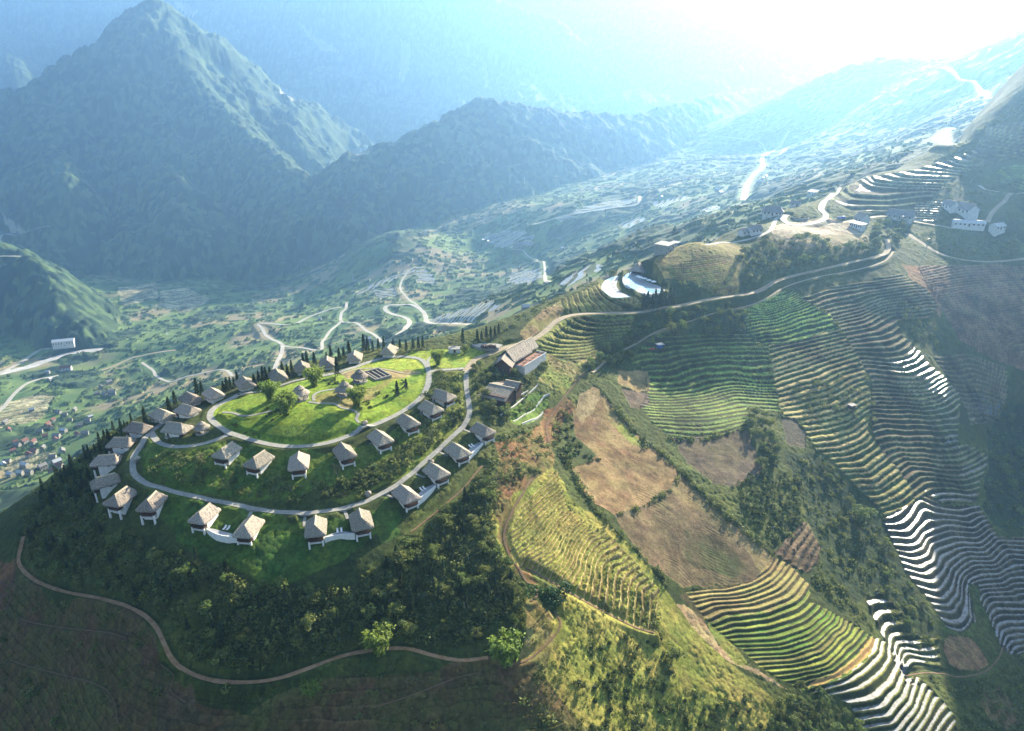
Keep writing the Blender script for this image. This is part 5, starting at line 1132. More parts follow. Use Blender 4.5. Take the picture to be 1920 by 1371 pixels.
# parking apron above the lodge with parked cars
pp=[hit(*p) for p in ((885,650),(900,645),(930,646),(942,651),(935,658),(900,658))]
a=MB(); zt_=max(p[2] for p in pp)+0.35; n=len(pp); a.rings([[(p[0],p[1],zt_-2.5) for p in pp],[(p[0],p[1],zt_) for p in pp]]); o=link('parking_apron',a.mesh('parking_apron',M['conc'])); o['kind']='structure'
def make_car():
    c=thing('parked_car',(0,0,0),cat='car'); mb=MB()
    prof=[(-2.1,0.35),(-2.15,0.8),(-1.7,0.95),(-1.2,1.42),(0.4,1.45),(1.0,1.0),(1.95,0.85),(2.15,0.6),(2.1,0.35)]
    R=[[(x,y*(1.0 if z<1 else 0.82),z) for x,z in prof] for y in (-0.85,0.85)]
    mb.rings(R); link('body',mb.mesh('body',M['wood']),c)
    g=MB(); g.box(-1.15,0.55,-0.72,0.72,1.0,1.38,0.03); g.quad((0.45,-.62,1.42),(1.0,-.7,1.02),(1.0,.7,1.02),(0.45,.62,1.42)); link('windows',g.mesh('windows',M['glass']),c)
    for sx in (-1.35,1.35):
        for sy in (-0.8,0.8): a=MB(); a.tube((sx,sy-0.1,0.33),(sx,sy+0.1,0.33),0.33,n=10); link('wheel',a.mesh('wheel',M['tyre']),c)
    return proto(c)
car=make_car()
for k,(px,py) in enumerate(((906,651),(913,652),(920,651),(927,652))):
    q=at_z(px,py,zt_); place(car,(q[0],q[1],zt_),1.4+0.1*k,1.0,['leftmost','second','third','rightmost'][k]+' dark car on the pale parking apron behind the lodge','cars parked behind the lodge')
# ------------------------------------------------------------------ upper village on the right
G='houses of the upper village on the ridge'
def vh(px,py,dx,dy,L_,W_,h,rh,rm,lab,style='gable',off=3.0,**k):
    p=hit_up(px,py,off); rz=axis_dir(px,py,dx,dy,p[2]); hs=[float(Hi(p[0]+a*math.cos(rz)-b*math.sin(rz),p[1]+a*math.sin(rz)+b*math.cos(rz))) for a in (-L_/2,0,L_/2) for b in (-W_/2,W_/2)]
    return house(k.pop('name','village_house'),(p[0],p[1],max(hs)*0.7+min(hs)*0.3+0.3),rz,L_,W_,h,rh,rm,label=lab,group=G,style=style,down=max(2.5,max(hs)-min(hs)+1.5),**k)
vh(1449,395,20,1,15,8.5,3.2,4.2,'tile','broad dark roofed hall left of the round grass bed','hip',4.0,over=1.5,wins=5,posts=5)
vh(1524,363,14,2,9,6,3.6,1.6,'sheet','small house with pale shed roof at the top of the ridge','shed',3.0,wins=2)
vh(1492,383,10,1,8,5,2.2,1.8,'tile','small dark roofed hut behind the round grass bed','gable',2.0,wins=2)
vh(1690,402,20,2,19,9,3.4,3.6,'tile','long grey roofed hall below the wet terraces','gable',4.0,over=1.2,wins=5,posts=6)
vh(1617,408,12,3,8.5,7.5,2.6,4.0,'thatch','steep thatched house between the blue truck and the long hall','gable',3.5,wins=2,over=0.8)
vh(1608,424,16,4,13,4,3.2,0.8,'sheet','long narrow white house with pale roof at the edge of the bare ground','shed',2.0,wins=6)
vh(1812,394,22,5,17,9,3.6,4.0,'tile','big white house with large grey gable roof on the right','gable',4.0,over=0.9,wins=4)
vh(1783,384,20,5,13,7,3.0,3.0,'tile','grey roofed house behind the big white gabled house','gable',4.0,wins=3)
vh(1815,424,20,1,22,5.5,2.8,1.6,'sheet','long low white building with grey roof beside the village road','gable',2.0,wins=7)
vh(1870,427,18,-2,11,6,2.8,1.8,'sheet','small white building right of the long low one','gable',2.5,wins=3)
vh(1415,430,-20,2,10,6,2.6,2.6,'tile','dark roofed cottage on the slope left of the bare ground','gable',3.0,wins=3)
vh(1395,436,-16,2,7,5,2.4,1.8,'tile','small dark roofed outbuilding furthest left on the slope by the pale road','gable',2.0,wins=2)
vh(1246,466,14,-6,11,9,5.0,0.4,'conc','unfinished pale concrete building on the far side of the knoll','shed',3.0,wins=3,wallmat='conc',name='unfinished_building')
vh(1266,458,12,-5,8,7,2.6,0.3,'conc','low unfinished concrete block right of the taller one','shed',2.0,wins=2,wallmat='conc',name='unfinished_building')
# round hedge bed and truck
p=P3(1500,407,0.5)
def disc_bed(loc,r,lab):
    t=thing('round_grass_bed',loc,0,lab,'flower bed'); a=MB(); a.tube((0,0,-1.5),(0,0,0.35),r,r,28); link('kerb',a.mesh('kerb',M['conc']),t); b=MB()
    rnd=random.Random(3)
    for k in range(700):
        q,t_=r*0.93*math.sqrt(rnd.random()),rnd.uniform(0,6.28); x,y=q*math.cos(t_),q*math.sin(t_); s=rnd.uniform(.25,.55); z=0.35+rnd.uniform(0,1.0)*(1-q/r)+0.2; an=rnd.uniform(0,6.28); tl=rnd.uniform(-.6,.6)
        b.quad((x-s*math.cos(an),y-s*math.sin(an),z-s*tl),(x+s*math.sin(an),y-s*math.cos(an),z+s*.3),(x+s*math.cos(an),y+s*math.sin(an),z+s*tl),(x-s*math.sin(an),y+s*math.cos(an),z-s*.3))
    link('planting',b.mesh('planting',M['leaf_shr']),t)
disc_bed((p[0],p[1],p[2]),7.0,'round planted bed in the middle of the pale turning circle')
def truck(loc,rz):
    t=thing('truck',loc,rz,'blue truck parked on the pale ground beside the thatched house','truck')
    a=MB(); a.box(1.3,2.9,-1.1,1.1,0.5,2.4,0.08); link('cab',a.mesh('cab',M['blue']),t); a=MB(); a.box(2.83,2.93,-.9,.9,1.4,2.1); link('windscreen',a.mesh('windscreen',M['glass']),t)
    a=MB(); a.box(-3.2,1.2,-1.2,1.2,0.8,1.0); a.box(-3.2,1.2,-1.2,-1.1,1.0,1.9); a.box(-3.2,1.2,1.1,1.2,1.0,1.9); a.box(-3.2,-3.1,-1.1,1.1,1.0,1.9); a.box(1.1,1.2,-1.1,1.1,1.0,1.9); link('cargo_bed',a.mesh('cargo_bed',M['blue']),t)
    for sx in (-2.2,2.0):
        for sy in (-1,1): a=MB(); a.tube((sx,sy-.15,.5),(sx,sy+.15,.5),.5,n=12); link('wheel',a.mesh('wheel',M['tyre']),t)
truck(hp(1577,411,1.0,0.25),0.3)
# field huts on the terraces
def fhut(px,py,mat,lab):
    p=P3(px,py,1.0); t=thing('field_hut',(p[0],p[1],p[2]+0.2),0.4,lab,'hut')
    for sx in (-1.5,1.5):
        for sy in (-1.1,1.1): a=MB(); a.box(sx-.08,sx+.08,sy-.08,sy+.08,-1.5,1.9); link('post',a.mesh('post',M['wood']),t)
    a=MB(); a.box(-1.4,1.4,-1.0,1.0,-0.3,1.6); link('wall',a.mesh('wall',M['blue' if mat=='metal' else 'wood']),t)
    a=MB(); a.box(-2.2,2.2,-1.7,1.7,1.9,2.05); link('roof',a.mesh('roof',M[mat]),t)
fhut(1237,649,'metal','small field hut with pale tin roof and blue wall on the dark green terraces'); fhut(1597,763,'tile','small grey roofed hut at the end of the bushy hedge')
p=P3(1222,656,0.3); a=MB(); a.box(-1.6,1.6,-.9,.9,0.3,0.55,0.2); a.box(-1.2,1.2,-.6,.6,0.0,0.29); tag(link('tarpaulin',a.mesh('tarpaulin',M['red']),None,(p[0],p[1],p[2])),'red tarpaulin lying left of the tin roofed field hut','tarpaulin')
# ------------------------------------------------------------------ valley: works building, tower, pylons, houses
p=hit(121,648); vw=house('works_building',(p[0],p[1],p[2]+2),axis_dir(121,648,20,-2,p[2]),40,17,10,3.0,'sheet',label='large white works building with pale roof on the valley floor',cat='building',wins=8,down=6,over=1.0)
p=hit(124,694); house('works_building',(p[0],p[1],p[2]+1),axis_dir(124,694,20,-2,p[2]),20,10,5,3,'redtile',label='red roofed building below the white works building in the valley',cat='building',wins=4,down=5)
p=hit(1043,352); tw=thing('concrete_tower',(p[0],p[1],p[2]),0.2,'tall pale concrete tower standing alone in the valley','tower')
a=MB(); a.box(-3.5,3.5,-3.5,3.5,-10,36,0.4); link('shaft',a.mesh('shaft',M['conc']),tw); a=MB(); a.box(-5,5,-5,5,36,39); link('head',a.mesh('head',M['conc']),tw)
def make_pylon():
    t=thing('pylon',(0,0,0),cat='pylon'); a=MB()
    for z0,z1,w0,w1 in ((0,14,3.2,1.6),(14,28,1.6,0.7)):
        for sx,sy in ((-1,-1),(1,-1),(1,1),(-1,1)): a.tube((sx*w0,sy*w0,z0),(sx*w1,sy*w1,z1),0.22,0.2,4)
        for (ax,ay),(bx,by) in (((-1,-1),(1,-1)),((1,-1),(1,1)),((1,1),(-1,1)),((-1,1),(-1,-1))):
            zm=(z0+z1)/2; wm=(w0+w1)/2
            for za,zb,wa,wb_ in ((z0,zm,w0,wm),(zm,z1,wm,w1)): a.tube((ax*wa,ay*wa,za),(bx*wb_,by*wb_,zb),0.13,n=3); a.tube((bx*wa,by*wa,za),(ax*wb_,ay*wb_,zb),0.13,n=3)
    link('tower',a.mesh('tower',M['metal']),t)
    for z,w_ in ((20,5.0),(24,4.2),(28,3.2)):
        a=MB(); a.tube((-w_,0,z),(w_,0,z),0.2,n=4); a.tube((-w_,0,z),(0,0,z+1.5),0.13,n=3); a.tube((w_,0,z),(0,0,z+1.5),0.13,n=3); link('crossarm',a.mesh('crossarm',M['metal']),t)
    return proto(t)
py=make_pylon()
for px,pyy,lab in ((797,444,'steel lattice pylon on the wooded knoll in the valley'),(663,528,'steel lattice pylon above the pale paddies in the valley'),(476,574,'steel lattice pylon at the foot of the big mountain'),(314,628,'leftmost steel lattice pylon on the valley floor'),(983,345,'thin steel lattice pylon left of the concrete tower')):
    q=hit(px,pyy); place(py,(q[0],q[1],q[2]-1),0.6,0.8,lab,'power pylons in the valley')
VH={}
for nm,rm in (('red','redtile'),('grey','tile'),('pale','sheet')):
    VH[nm]=house('valley_house',(0,0,0),0,10,7,4.0,2.6,rm,cat='house',wins=3,down=3,pr=True,wallmat='conc')
vlab={'red':'small red roofed house in the hazy valley village','grey':'small grey roofed house in the hazy valley village','pale':'small house with pale tin roof in the hazy valley'}
rnd=random.Random(11)
VP=[(47,830,'red'),(63,832,'red'),(90,798,'red'),(100,790,'red'),(65,850,'red'),(55,856,'red'),(25,848,'red'),(30,830,'red'),(105,828,'red'),(146,818,'red'),(47,875,'pale'),(38,890,'pale'),(20,893,'pale'),(56,890,'grey'),(14,868,'grey'),(8,875,'pale'),(100,860,'grey'),
 (110,775,'grey'),(122,780,'grey'),(132,790,'grey'),(96,805,'red'),(140,770,'grey'),(150,800,'grey'),(160,815,'grey'),(75,812,'grey'),(85,820,'red'),(120,812,'pale'),(205,720,'grey'),(208,735,'grey'),(198,742,'grey'),(212,740,'grey'),(183,740,'grey'),(190,728,'grey'),(170,785,'pale'),(165,793,'grey'),
 (905,452,'pale'),(915,456,'pale'),(925,460,'pale'),(912,462,'grey'),(1430,338,'pale'),(1424,345,'pale'),(1436,333,'pale'),(1345,360,'pale'),(1350,366,'pale'),(1222,345,'pale'),(1240,372,'pale'),(1380,248,'pale'),(1505,240,'pale'),(1495,245,'pale'),(1515,250,'pale'),(690,640,'pale'),(985,580,'pale'),(1055,470,'pale'),(975,505,'pale'),(600,600,'pale'),(90,700,'pale'),(95,715,'pale'),(60,770,'pale')]
for k in range(10): VP.append((rnd.uniform(0,180),rnd.uniform(770,900),rnd.choice(('red','grey','pale','grey'))))
for px,pyy,kd in VP:
    q=hit(px,pyy)
    if math.hypot(q[0],q[1])<500: continue
    z=max(float(Hi(q[0]+a,q[1]+b)) for a in (-4,0,4) for b in (-3,0,3)); place(VH[kd],(q[0],q[1],min(z,q[2]+3)+0.3),rnd.uniform(0,3.1),rnd.uniform(0.65,0.95),vlab[kd],'%s roofed houses in the valley'%kd)
# utility poles along the upper road
def upole(px,py,lab):
    q=hit(px,py); t=thing('utility_pole',(q[0],q[1],q[2]-0.2),0.5,lab,'pole'); a=MB(); a.tube((0,0,-0.5),(0,0,9),0.22,0.14); link('pole_shaft',a.mesh('pole_shaft',M['conc']),t); a=MB(); a.box(-1.2,1.2,-.08,.08,8.2,8.4); link('crossarm',a.mesh('crossarm',M['metal']),t)
upole(1583,352,'concrete utility pole where the pale road tops the ridge'); upole(1737,468,'concrete utility pole beside the village road bend'); upole(1690,425,'concrete utility pole in front of the long grey hall')
log('buildings')
# ================================================================== plants
def cards(mb,pts,size,rnd,up=0.3,aspect=1.0,drn=None):
    for p in pts:
        s=size*rnd.uniform(0.6,1.3); a=Vector((rnd.gauss(0,1),rnd.gauss(0,1),rnd.gauss(0,1)*up+0.01)).normalized(); b=a.cross(Vector((rnd.gauss(0,1),rnd.gauss(0,1),rnd.gauss(0,1)))).normalized(); P_=Vector(p)
        if drn is not None: a=(a*0.5+Vector(drn(p))).normalized(); b=a.cross(b).normalized()
        mb.quad(P_-a*s*aspect,P_-b*s*0.55,P_+a*s*aspect,P_+b*s*0.55)
def trunk_mesh(h,r,limbs,rnd,bend=0.15):
    mb=MB(); pts=[Vector((0,0,-0.6))]; n=5
    for k in range(1,n+1): pts.append(Vector((pts[-1].x+rnd.uniform(-bend,bend),pts[-1].y+rnd.uniform(-bend,bend),h*k/n)))
    for k in range(n): mb.tube(pts[k],pts[k+1],r*(1-0.8*k/n),r*(1-0.8*(k+1)/n),6,False)
    for (z,L_,dz) in limbs:
        k=min(n-1,int(z*n)); b=pts[k].lerp(pts[k+1],z*n-k); t=rnd.uniform(0,6.28); e=b+Vector((math.cos(t)*L_,math.sin(t)*L_,dz)); mb.tube(b,e,r*0.4,r*0.1,4,False)
    return mb.mesh('trunk',M['bark'])
def make_conifer(seed,h=7.0):
    rnd=random.Random(seed); t=thing('conifer',(0,0,0),cat='conifer'); link('trunk',trunk_mesh(h*0.96,0.16,[(rnd.uniform(.2,.9),0.8,0.1) for _ in range(10)],rnd,0.05),t)
    mb=MB(); pts=[]
    for k in range(520):
        z=rnd.random()**0.85; R0=(1.25*(1-z)**0.75+0.12)*(0.75+0.25*math.sin(z*38+seed)); a=rnd.uniform(0,6.28); r=R0*math.sqrt(rnd.uniform(0.25,1)); pts.append((r*math.cos(a),r*math.sin(a),h*(0.10+0.92*z)-r*0.25))
    cards(mb,pts,0.38,rnd,0.5,1.0,lambda p:(p[0]*0.9,p[1]*0.9,0.25)); link('crown',mb.mesh('crown',M['leaf_con']),t); return proto(t)
def make_broad(seed,h=6.0,R0=2.6,mat='leaf_bro',n=620,size=0.42,nm='broadleaf_tree'):
    rnd=random.Random(seed); t=thing(nm,(0,0,0),cat='tree'); link('trunk',trunk_mesh(h*0.7,0.2,[(rnd.uniform(.4,.95),R0*0.7,1.0) for _ in range(9)],rnd,0.25),t)
    lobes=[(rnd.gauss(0,R0*.45),rnd.gauss(0,R0*.45),h*0.62+rnd.gauss(0,h*.13),R0*rnd.uniform(.32,.6)) for _ in range(11)]; pts=[]
    for k in range(n):
        x,y,z,r=rnd.choice(lobes); d=Vector((rnd.gauss(0,1),rnd.gauss(0,1),rnd.gauss(0,1))).normalized()*r*rnd.uniform(.65,1.08); pts.append((x+d.x,y+d.y,z+d.z*0.8))
    mb=MB(); cards(mb,pts,size,rnd,0.6); link('crown',mb.mesh('crown',M[mat]),t); return proto(t)
def make_shrub(seed,R0=1.3,n=170,mat='leaf_shr'):
    rnd=random.Random(seed); t=thing('shrub',(0,0,0),cat='shrub'); mb=MB()
    for k in range(6): a=rnd.uniform(0,6.28); mb.tube((0,0,-0.4),(R0*.6*math.cos(a),R0*.6*math.sin(a),R0*rnd.uniform(.6,1.2)),0.05,0.02,4,False)
    link('stems',mb.mesh('stems',M['bark']),t); pts=[]; lob=[(rnd.gauss(0,R0*.4),rnd.gauss(0,R0*.4),R0*rnd.uniform(.4,.9),R0*rnd.uniform(.35,.6)) for _ in range(6)]
    for k in range(n): x,y,z,r=rnd.choice(lob); d=Vector((rnd.gauss(0,1),rnd.gauss(0,1),rnd.gauss(0,1))).normalized()*r*rnd.uniform(.6,1.1); pts.append((x+d.x,y+d.y,max(0.1,z+d.z)))
    mb=MB(); cards(mb,pts,0.36,rnd,0.6); link('foliage',mb.mesh('foliage',M[mat]),t); return proto(t)
def make_bamboo(seed,h=8.0,mat='leaf_bam',spread=3.2,nm='bamboo_clump'):
    rnd=random.Random(seed); t=thing(nm,(0,0,0),cat='bamboo'); st=MB(); lf=MB(); pts=[]
    for k in range(52):
        a=rnd.uniform(0,6.28); s=rnd.uniform(.25,1)*spread; hh=h*rnd.uniform(.7,1.05); prev=Vector((math.cos(a)*.5*rnd.random(),math.sin(a)*.5*rnd.random(),-.3)); b0=prev.copy()
        for j in range(1,8):
            u=j/7; q=b0+Vector((math.cos(a)*s*u**2,math.sin(a)*s*u**2,hh*(u-0.22*u**3)))
            st.tube(prev,q,0.05*(1.1-u),0.05*(1.0-u)+.01,4,False)
            if u>0.1:
                for _ in range(int(3+6*u)): pts.append((q.x+rnd.gauss(0,.38),q.y+rnd.gauss(0,.38),q.z+rnd.gauss(0,.35)))
            prev=q
    link('stalks',st.mesh('stalks',M['bark']),t); cards(lf,pts,0.34,rnd,0.4,1.5,lambda p:(p[0]*.15,p[1]*.15,-0.3)); link('foliage',lf.mesh('foliage',M[mat]),t); return proto(t)
def make_bare(seed,h=5.5):
    rnd=random.Random(seed); t=thing('bare_tree',(0,0,0),cat='tree'); mb=MB()
    def br(p,d,L_,r,dep):
        q=p+d*L_; mb.tube(p,q,r,r*.6,4,False)
        if dep>0:
            for _ in range(3): br(q,(d+Vector((rnd.gauss(0,.4),rnd.gauss(0,.4),rnd.uniform(-.1,.3)))).normalized(),L_*rnd.uniform(.55,.8),r*.55,dep-1)
    br(Vector((0,0,-.4)),Vector((0,0,1)),h*.35,.13,4); link('branches',mb.mesh('branches',M['dry']),t); return proto(t)
con=[make_conifer(k,6.5+k*.7) for k in range(3)]; bro=[make_broad(k+20,5.5+k*.5,2.4+.2*k) for k in range(4)]; shr=[make_shrub(k+40,1.2+.15*k) for k in range(4)]; bam=[make_bamboo(k+60) for k in range(2)]; bare=make_bare(5)
olive=make_broad(77,6.5,3.0,'leaf_bro',800,0.4); bigdark=make_broad(78,9.0,4.2,'leaf_dark',1800,0.45)
NT_=NOTREE
def nogo(x,y):
    a=int((math.atan2(x,y)-AZ0)/(AZ1-AZ0)*(NA-1)); i=int(np.searchsorted(rr,math.hypot(x,y)))
    if a<2 or a>NA-3 or i>=NR: return True
    if NT_[i,a] or WATER[i,a]: return True
    for c in cot_pos:
        dx,dy=x-c[0],y-c[1]; u=dx*math.cos(c[3])+dy*math.sin(c[3]); v=-dx*math.sin(c[3])+dy*math.cos(c[3])
        if -6<u<7.5 and abs(v)<4.6: return True
    for (cx,cy,r) in CLEAR:
        if (x-cx)**2+(y-cy)**2<r*r: return True
    return False
CLEAR=[(lp[0],lp[1],11),(sp[0],sp[1],9),(bp[0],bp[1],9),(cp[0],cp[1],7)]
for o in list(col.objects):
    if o.parent is None and o.get('category') in ('house','tower','pavilion','building','truck','flower bed') and o.get('label'): CLEAR.append((o.location[0],o.location[1],7.0 if math.hypot(*o.location[:2])<620 else 12))
p0=hit(1180,540); CLEAR.append((p0[0],p0[1],24))
cnt={}
def tree(kind,px,py,s,lab,grp=None,up=0.0):
    q=hit(px,py) if not up else hit_up(px,py,up)
    return plant(kind,q[0],q[1],s,lab,grp)
def plant(kind,x,y,s,lab,grp):
    pr={'con':con,'bro':bro,'shr':shr,'bam':bam,'bare':[bare],'olive':[olive],'big':[bigdark]}[kind]; k=R_.randrange(len(pr)); cnt[kind]=cnt.get(kind,0)+1
    return place(pr[k],(x,y,float(Hi(x,y))-0.1),R_.uniform(0,6.28),(s*R_.uniform(.9,1.1),s*R_.uniform(.9,1.1),s),lab,grp)
def sample(poly,n,rs,mind=1.5,jit=True):
    Wp=np.array([hit(*p)[:2] for p in poly]); out=[]; tries=0; lo=Wp.min(0); hi=Wp.max(0)
    while len(out)<n and tries<n*30:
        tries+=1; x=rs.uniform(lo[0],hi[0]); y=rs.uniform(lo[1],hi[1]); ins=False; m=len(Wp)
        for k in range(m):
            x1,y1=Wp[k]; x2,y2=Wp[(k+1)%m]
            if (y1>y)!=(y2>y) and x<(x2-x1)*(y-y1)/(y2-y1)+x1: ins=not ins
        if not ins or nogo(x,y): continue
        if mind and any((x-a)**2+(y-b)**2<mind*mind for a,b in out[-60:]): continue
        out.append((x,y))
    return out
# single trees that one can point to
tree('bam',508,752,1.35,'left one of the two feathery yellow green bamboo clumps on the lawn'); tree('bam',537,778,1.5,'right and nearer one of the two feathery bamboo clumps on the lawn')
tree('bam',590,724,1.4,'spreading bamboo clump in front of the far cottages'); tree('bam',672,762,1.35,'bamboo clump beside the round pavilion on the bare patch')
tree('bam',822,684,1.15,'tall bamboo clump where the two ring roads meet the far lawn'); tree('big',1026,1145,1.15,'big dark green tree on the spur at the end of the dirt track')
tree('bam',713,1225,1.4,'bright bamboo clump standing on the dirt track','bright clumps along the dirt track'); tree('bam',950,1245,1.6,'large bright green tree at the right end of the dirt track')
tree('bam',585,1305,0.8,'pale green tree just below the dirt track'); tree('con',633,705,1.3,'tall thin conifer in front of the far cottages'); tree('con',745,742,1.05,'taller of the two dark conifers on the right lawn'); tree('con',762,733,0.8,'smaller of the two dark conifers on the right lawn')
tree('bro',925,757-20,0.6,'small tree in front of the wide thatched building'); tree('olive',805,750,0.7,'bushy round tree above the right inner cottages'); tree('bro',872,662,0.8,'dark round tree on the far lawn beside the white building')
tree('bare',634,900,1.3,'bare pale tree on the shaded slope below the inner cottages'); tree('bare',380,870,1.0,'bare brown tree on the slope left of the inner cottages'); tree('bare',365,812,1.0,'bare tree in front of the loop road cottage'); tree('olive',1615,985,1.5,'large pale olive tree at the edge of the wet terraces')
tree('bare',640,762,0.7,'small bare tree on the lawn near the garden path'); tree('big',1147,514,0.6,'dark tree on the ridge left of the pool terraces'); tree('olive',1455,835,0.6,'small round pale tree in the gully beside the brown field')
tree('olive',1260,1240,0.9,'round bush on the spur'); tree('bro',1150,518,0.8,'smaller tree left of the pool terraces')
CON=[(613,672),(621,668),(637,674),(690,655),(683,655),(699,653),(710,650),(750,648),(762,652),(775,650),(785,650),(793,648),(590,678),(548,695),(540,700),(531,702),(500,712),(487,718),(478,720),(495,716),(420,730),(427,728),(433,724),(440,722),(372,742),(380,738),(330,757),(319,770),(275,795),(232,812),(645,665),(655,660),(577,683),(570,686),(508,708),(447,718),(868,642),(738,648),(720,652)]
for px,py in CON: tree('con',px,py+5,R_.uniform(.7,1.25),'dark pointed conifer in the line behind the far cottages','conifers lining the far edge of the hilltop')
for px,py in ((1206,583),(1213,580),(1222,582),(1230,579),(1238,577),(1246,574),(1255,570),(1262,572),(1228,572),(1240,568)): tree('con',px,py,R_.uniform(1.2,1.6),'tall dark conifer in the clump below the pool terraces','conifers below the pool terraces')
for px,py in ((895,640),(903,638),(912,636),(920,635),(928,632),(935,630)): tree('con',px,py,R_.uniform(.8,1.0),'dark conifer on the ridge behind the parking apron','conifers behind the parking apron')
FR=[(45,965),(100,915),(150,880),(185,935),(215,985),(300,1030),(380,1050),(470,1100),(560,1105),(660,1110),(720,1060),(790,1000),(860,930),(905,880),(930,900),(920,1010),(985,1120),(980,1200),(800,1210),(600,1235),(450,1268),(350,1235),(300,1165),(210,1120),(90,1085),(45,1040)]
rs=random.Random(21)
for i,(x,y) in enumerate(sample(FR,232,rs,2.6)):
    k='con' if rs.random()<0.42 else 'bro'
    plant(k,x,y,rs.uniform(.5,.95) if k=='con' else rs.uniform(.38,.9),'dark conifer in the shaded forest below the cottages' if k=='con' else 'leafy tree in the shaded forest below the cottages','conifers of the front slope forest' if k=='con' else 'broadleaf trees of the front slope forest')
for x,y in sample([(60,930),(150,860),(230,800),(255,790),(235,850),(190,900),(180,950),(120,960)],45,rs,2.5): plant('con',x,y,rs.uniform(.6,.9),'dark conifer on the left shoulder of the hill','conifers on the left shoulder of the hill')
RT=[(1385,470),(1430,450),(1500,445),(1570,462),(1640,440),(1655,475),(1585,490),(1500,505),(1450,522),(1410,542),(1390,540)]
for x,y in sample(RT,46,rs,4.0): plant('bro',x,y,rs.uniform(.75,1.15),'leafy tree in the grove between the knoll and the ridge road','trees of the grove above the ridge road')
RL=[(1215,598),(1300,580),(1400,570),(1395,590),(1400,622),(1250,628),(1205,650),(1150,690),(1110,700),(1090,690),(1140,655),(1180,620)]
for x,y in sample(RL,34,rs,3.5): plant('bro',x,y,rs.uniform(.6,1.0),'dark tree in the shaded belt below the ridge road','trees of the shaded belt below the ridge road')
LG=[(885,690),(915,690),(960,690),(1000,700),(990,735),(1000,760),(970,780),(935,800),(900,790),(890,740)]
for x,y in sample(LG,20,rs,3.0): plant('bro',x,y,rs.uniform(.5,.85),'garden tree around the wide thatched building','garden trees by the lodges')
for x,y in sample([(1630,415),(1690,420),(1700,445),(1680,470),(1640,450)],14,rs,3.5): plant('bro',x,y,rs.uniform(.8,1.1),'tree beside the village road below the thatched house','trees by the upper village')
for x,y in sample([(1400,770),(1440,780),(1460,850),(1470,890),(1430,880),(1410,820)],16,rs,3.0): plant('bro',x,y,rs.uniform(.6,1.0),'pale leafy tree in the gully beside the brown field','trees in the gully beside the brown field')
for x,y in sample([(1500,1290),(1560,1300),(1620,1371),(1540,1400),(1440,1371),(1430,1320)],16,rs,3.0): plant('bro',x,y,rs.uniform(.5,.85),'round tree at the foot of the striped terraces','trees at the foot of the striped terraces')
for x,y in sample([(1870,760),(1920,750),(1950,800),(1950,1000),(1860,985),(1850,900)],16,rs,4.0): plant('bro',x,y,rs.uniform(.8,1.3),'dark tree in the wooded gully at the right edge','trees of the wooded gully at the right edge')
for x,y in sample([(1540,880),(1600,930),(1650,990),(1700,1080),(1740,1150),(1700,1180),(1620,1090),(1540,980)],14,rs,4.0): plant('bro',x,y,rs.uniform(.45,.8),'low dark tree in the shaded gully left of the wet terraces','trees of the gully left of the wet terraces')
# shrubs one can tell apart
for pl,n in (([(600,715),(640,712),(655,722),(620,728)],8),([(655,765),(690,750),(700,760),(670,780)],8),([(480,770),(520,762),(540,790),(500,795)],8),([(560,705),(600,700),(610,712),(570,716)],6),([(700,742),(760,715),(770,722),(715,755)],7),([(430,795),(470,812),(500,826),(480,822),(440,806)],7)):
    for x,y in sample(pl,n,rs,1.2): plant('shr',x,y,rs.uniform(.4,.8),'low shrub in the planting beds of the oval lawn','shrubs in the lawn beds')
SH=[([(760,880),(840,800),(872,760),(870,790),(800,850),(735,900),(640,935),(600,930),(700,880)],60,'shrub in the thick scrub between the ring roads'),
 ([(1110,1200),(1240,1190),(1270,1290),(1400,1310),(1520,1371),(1400,1420),(1100,1420),(1080,1300)],110,'shrub scattered over the sunlit lower spur'),
 ([(1365,905),(1440,880),(1500,900),(1500,990),(1480,1010),(1440,1020),(1400,970)],60,'shrub in the green plot right of the ploughed fields'),
 ([(1040,810),(1075,800),(1100,850),(1140,858),(1110,870),(1050,865)],30,'shrub in the green wedge of the upper ploughed field')]
for pl,n,lab in SH:
    for x,y in sample(pl,n,rs,1.2): plant('shr',x,y,rs.uniform(.6,1.15),lab,lab.replace('shrub','shrubs',1))
def along(px,n,spread,kind,lab,s0,s1):
    ln=smooth_line(px,1.0,2)
    for _ in range(n):
        q=ln[rs.randrange(len(ln))]; x=q[0]+rs.gauss(0,spread); y=q[1]+rs.gauss(0,spread); plant(kind,x,y,rs.uniform(s0,s1),lab,lab.replace('shrub','shrubs',1))
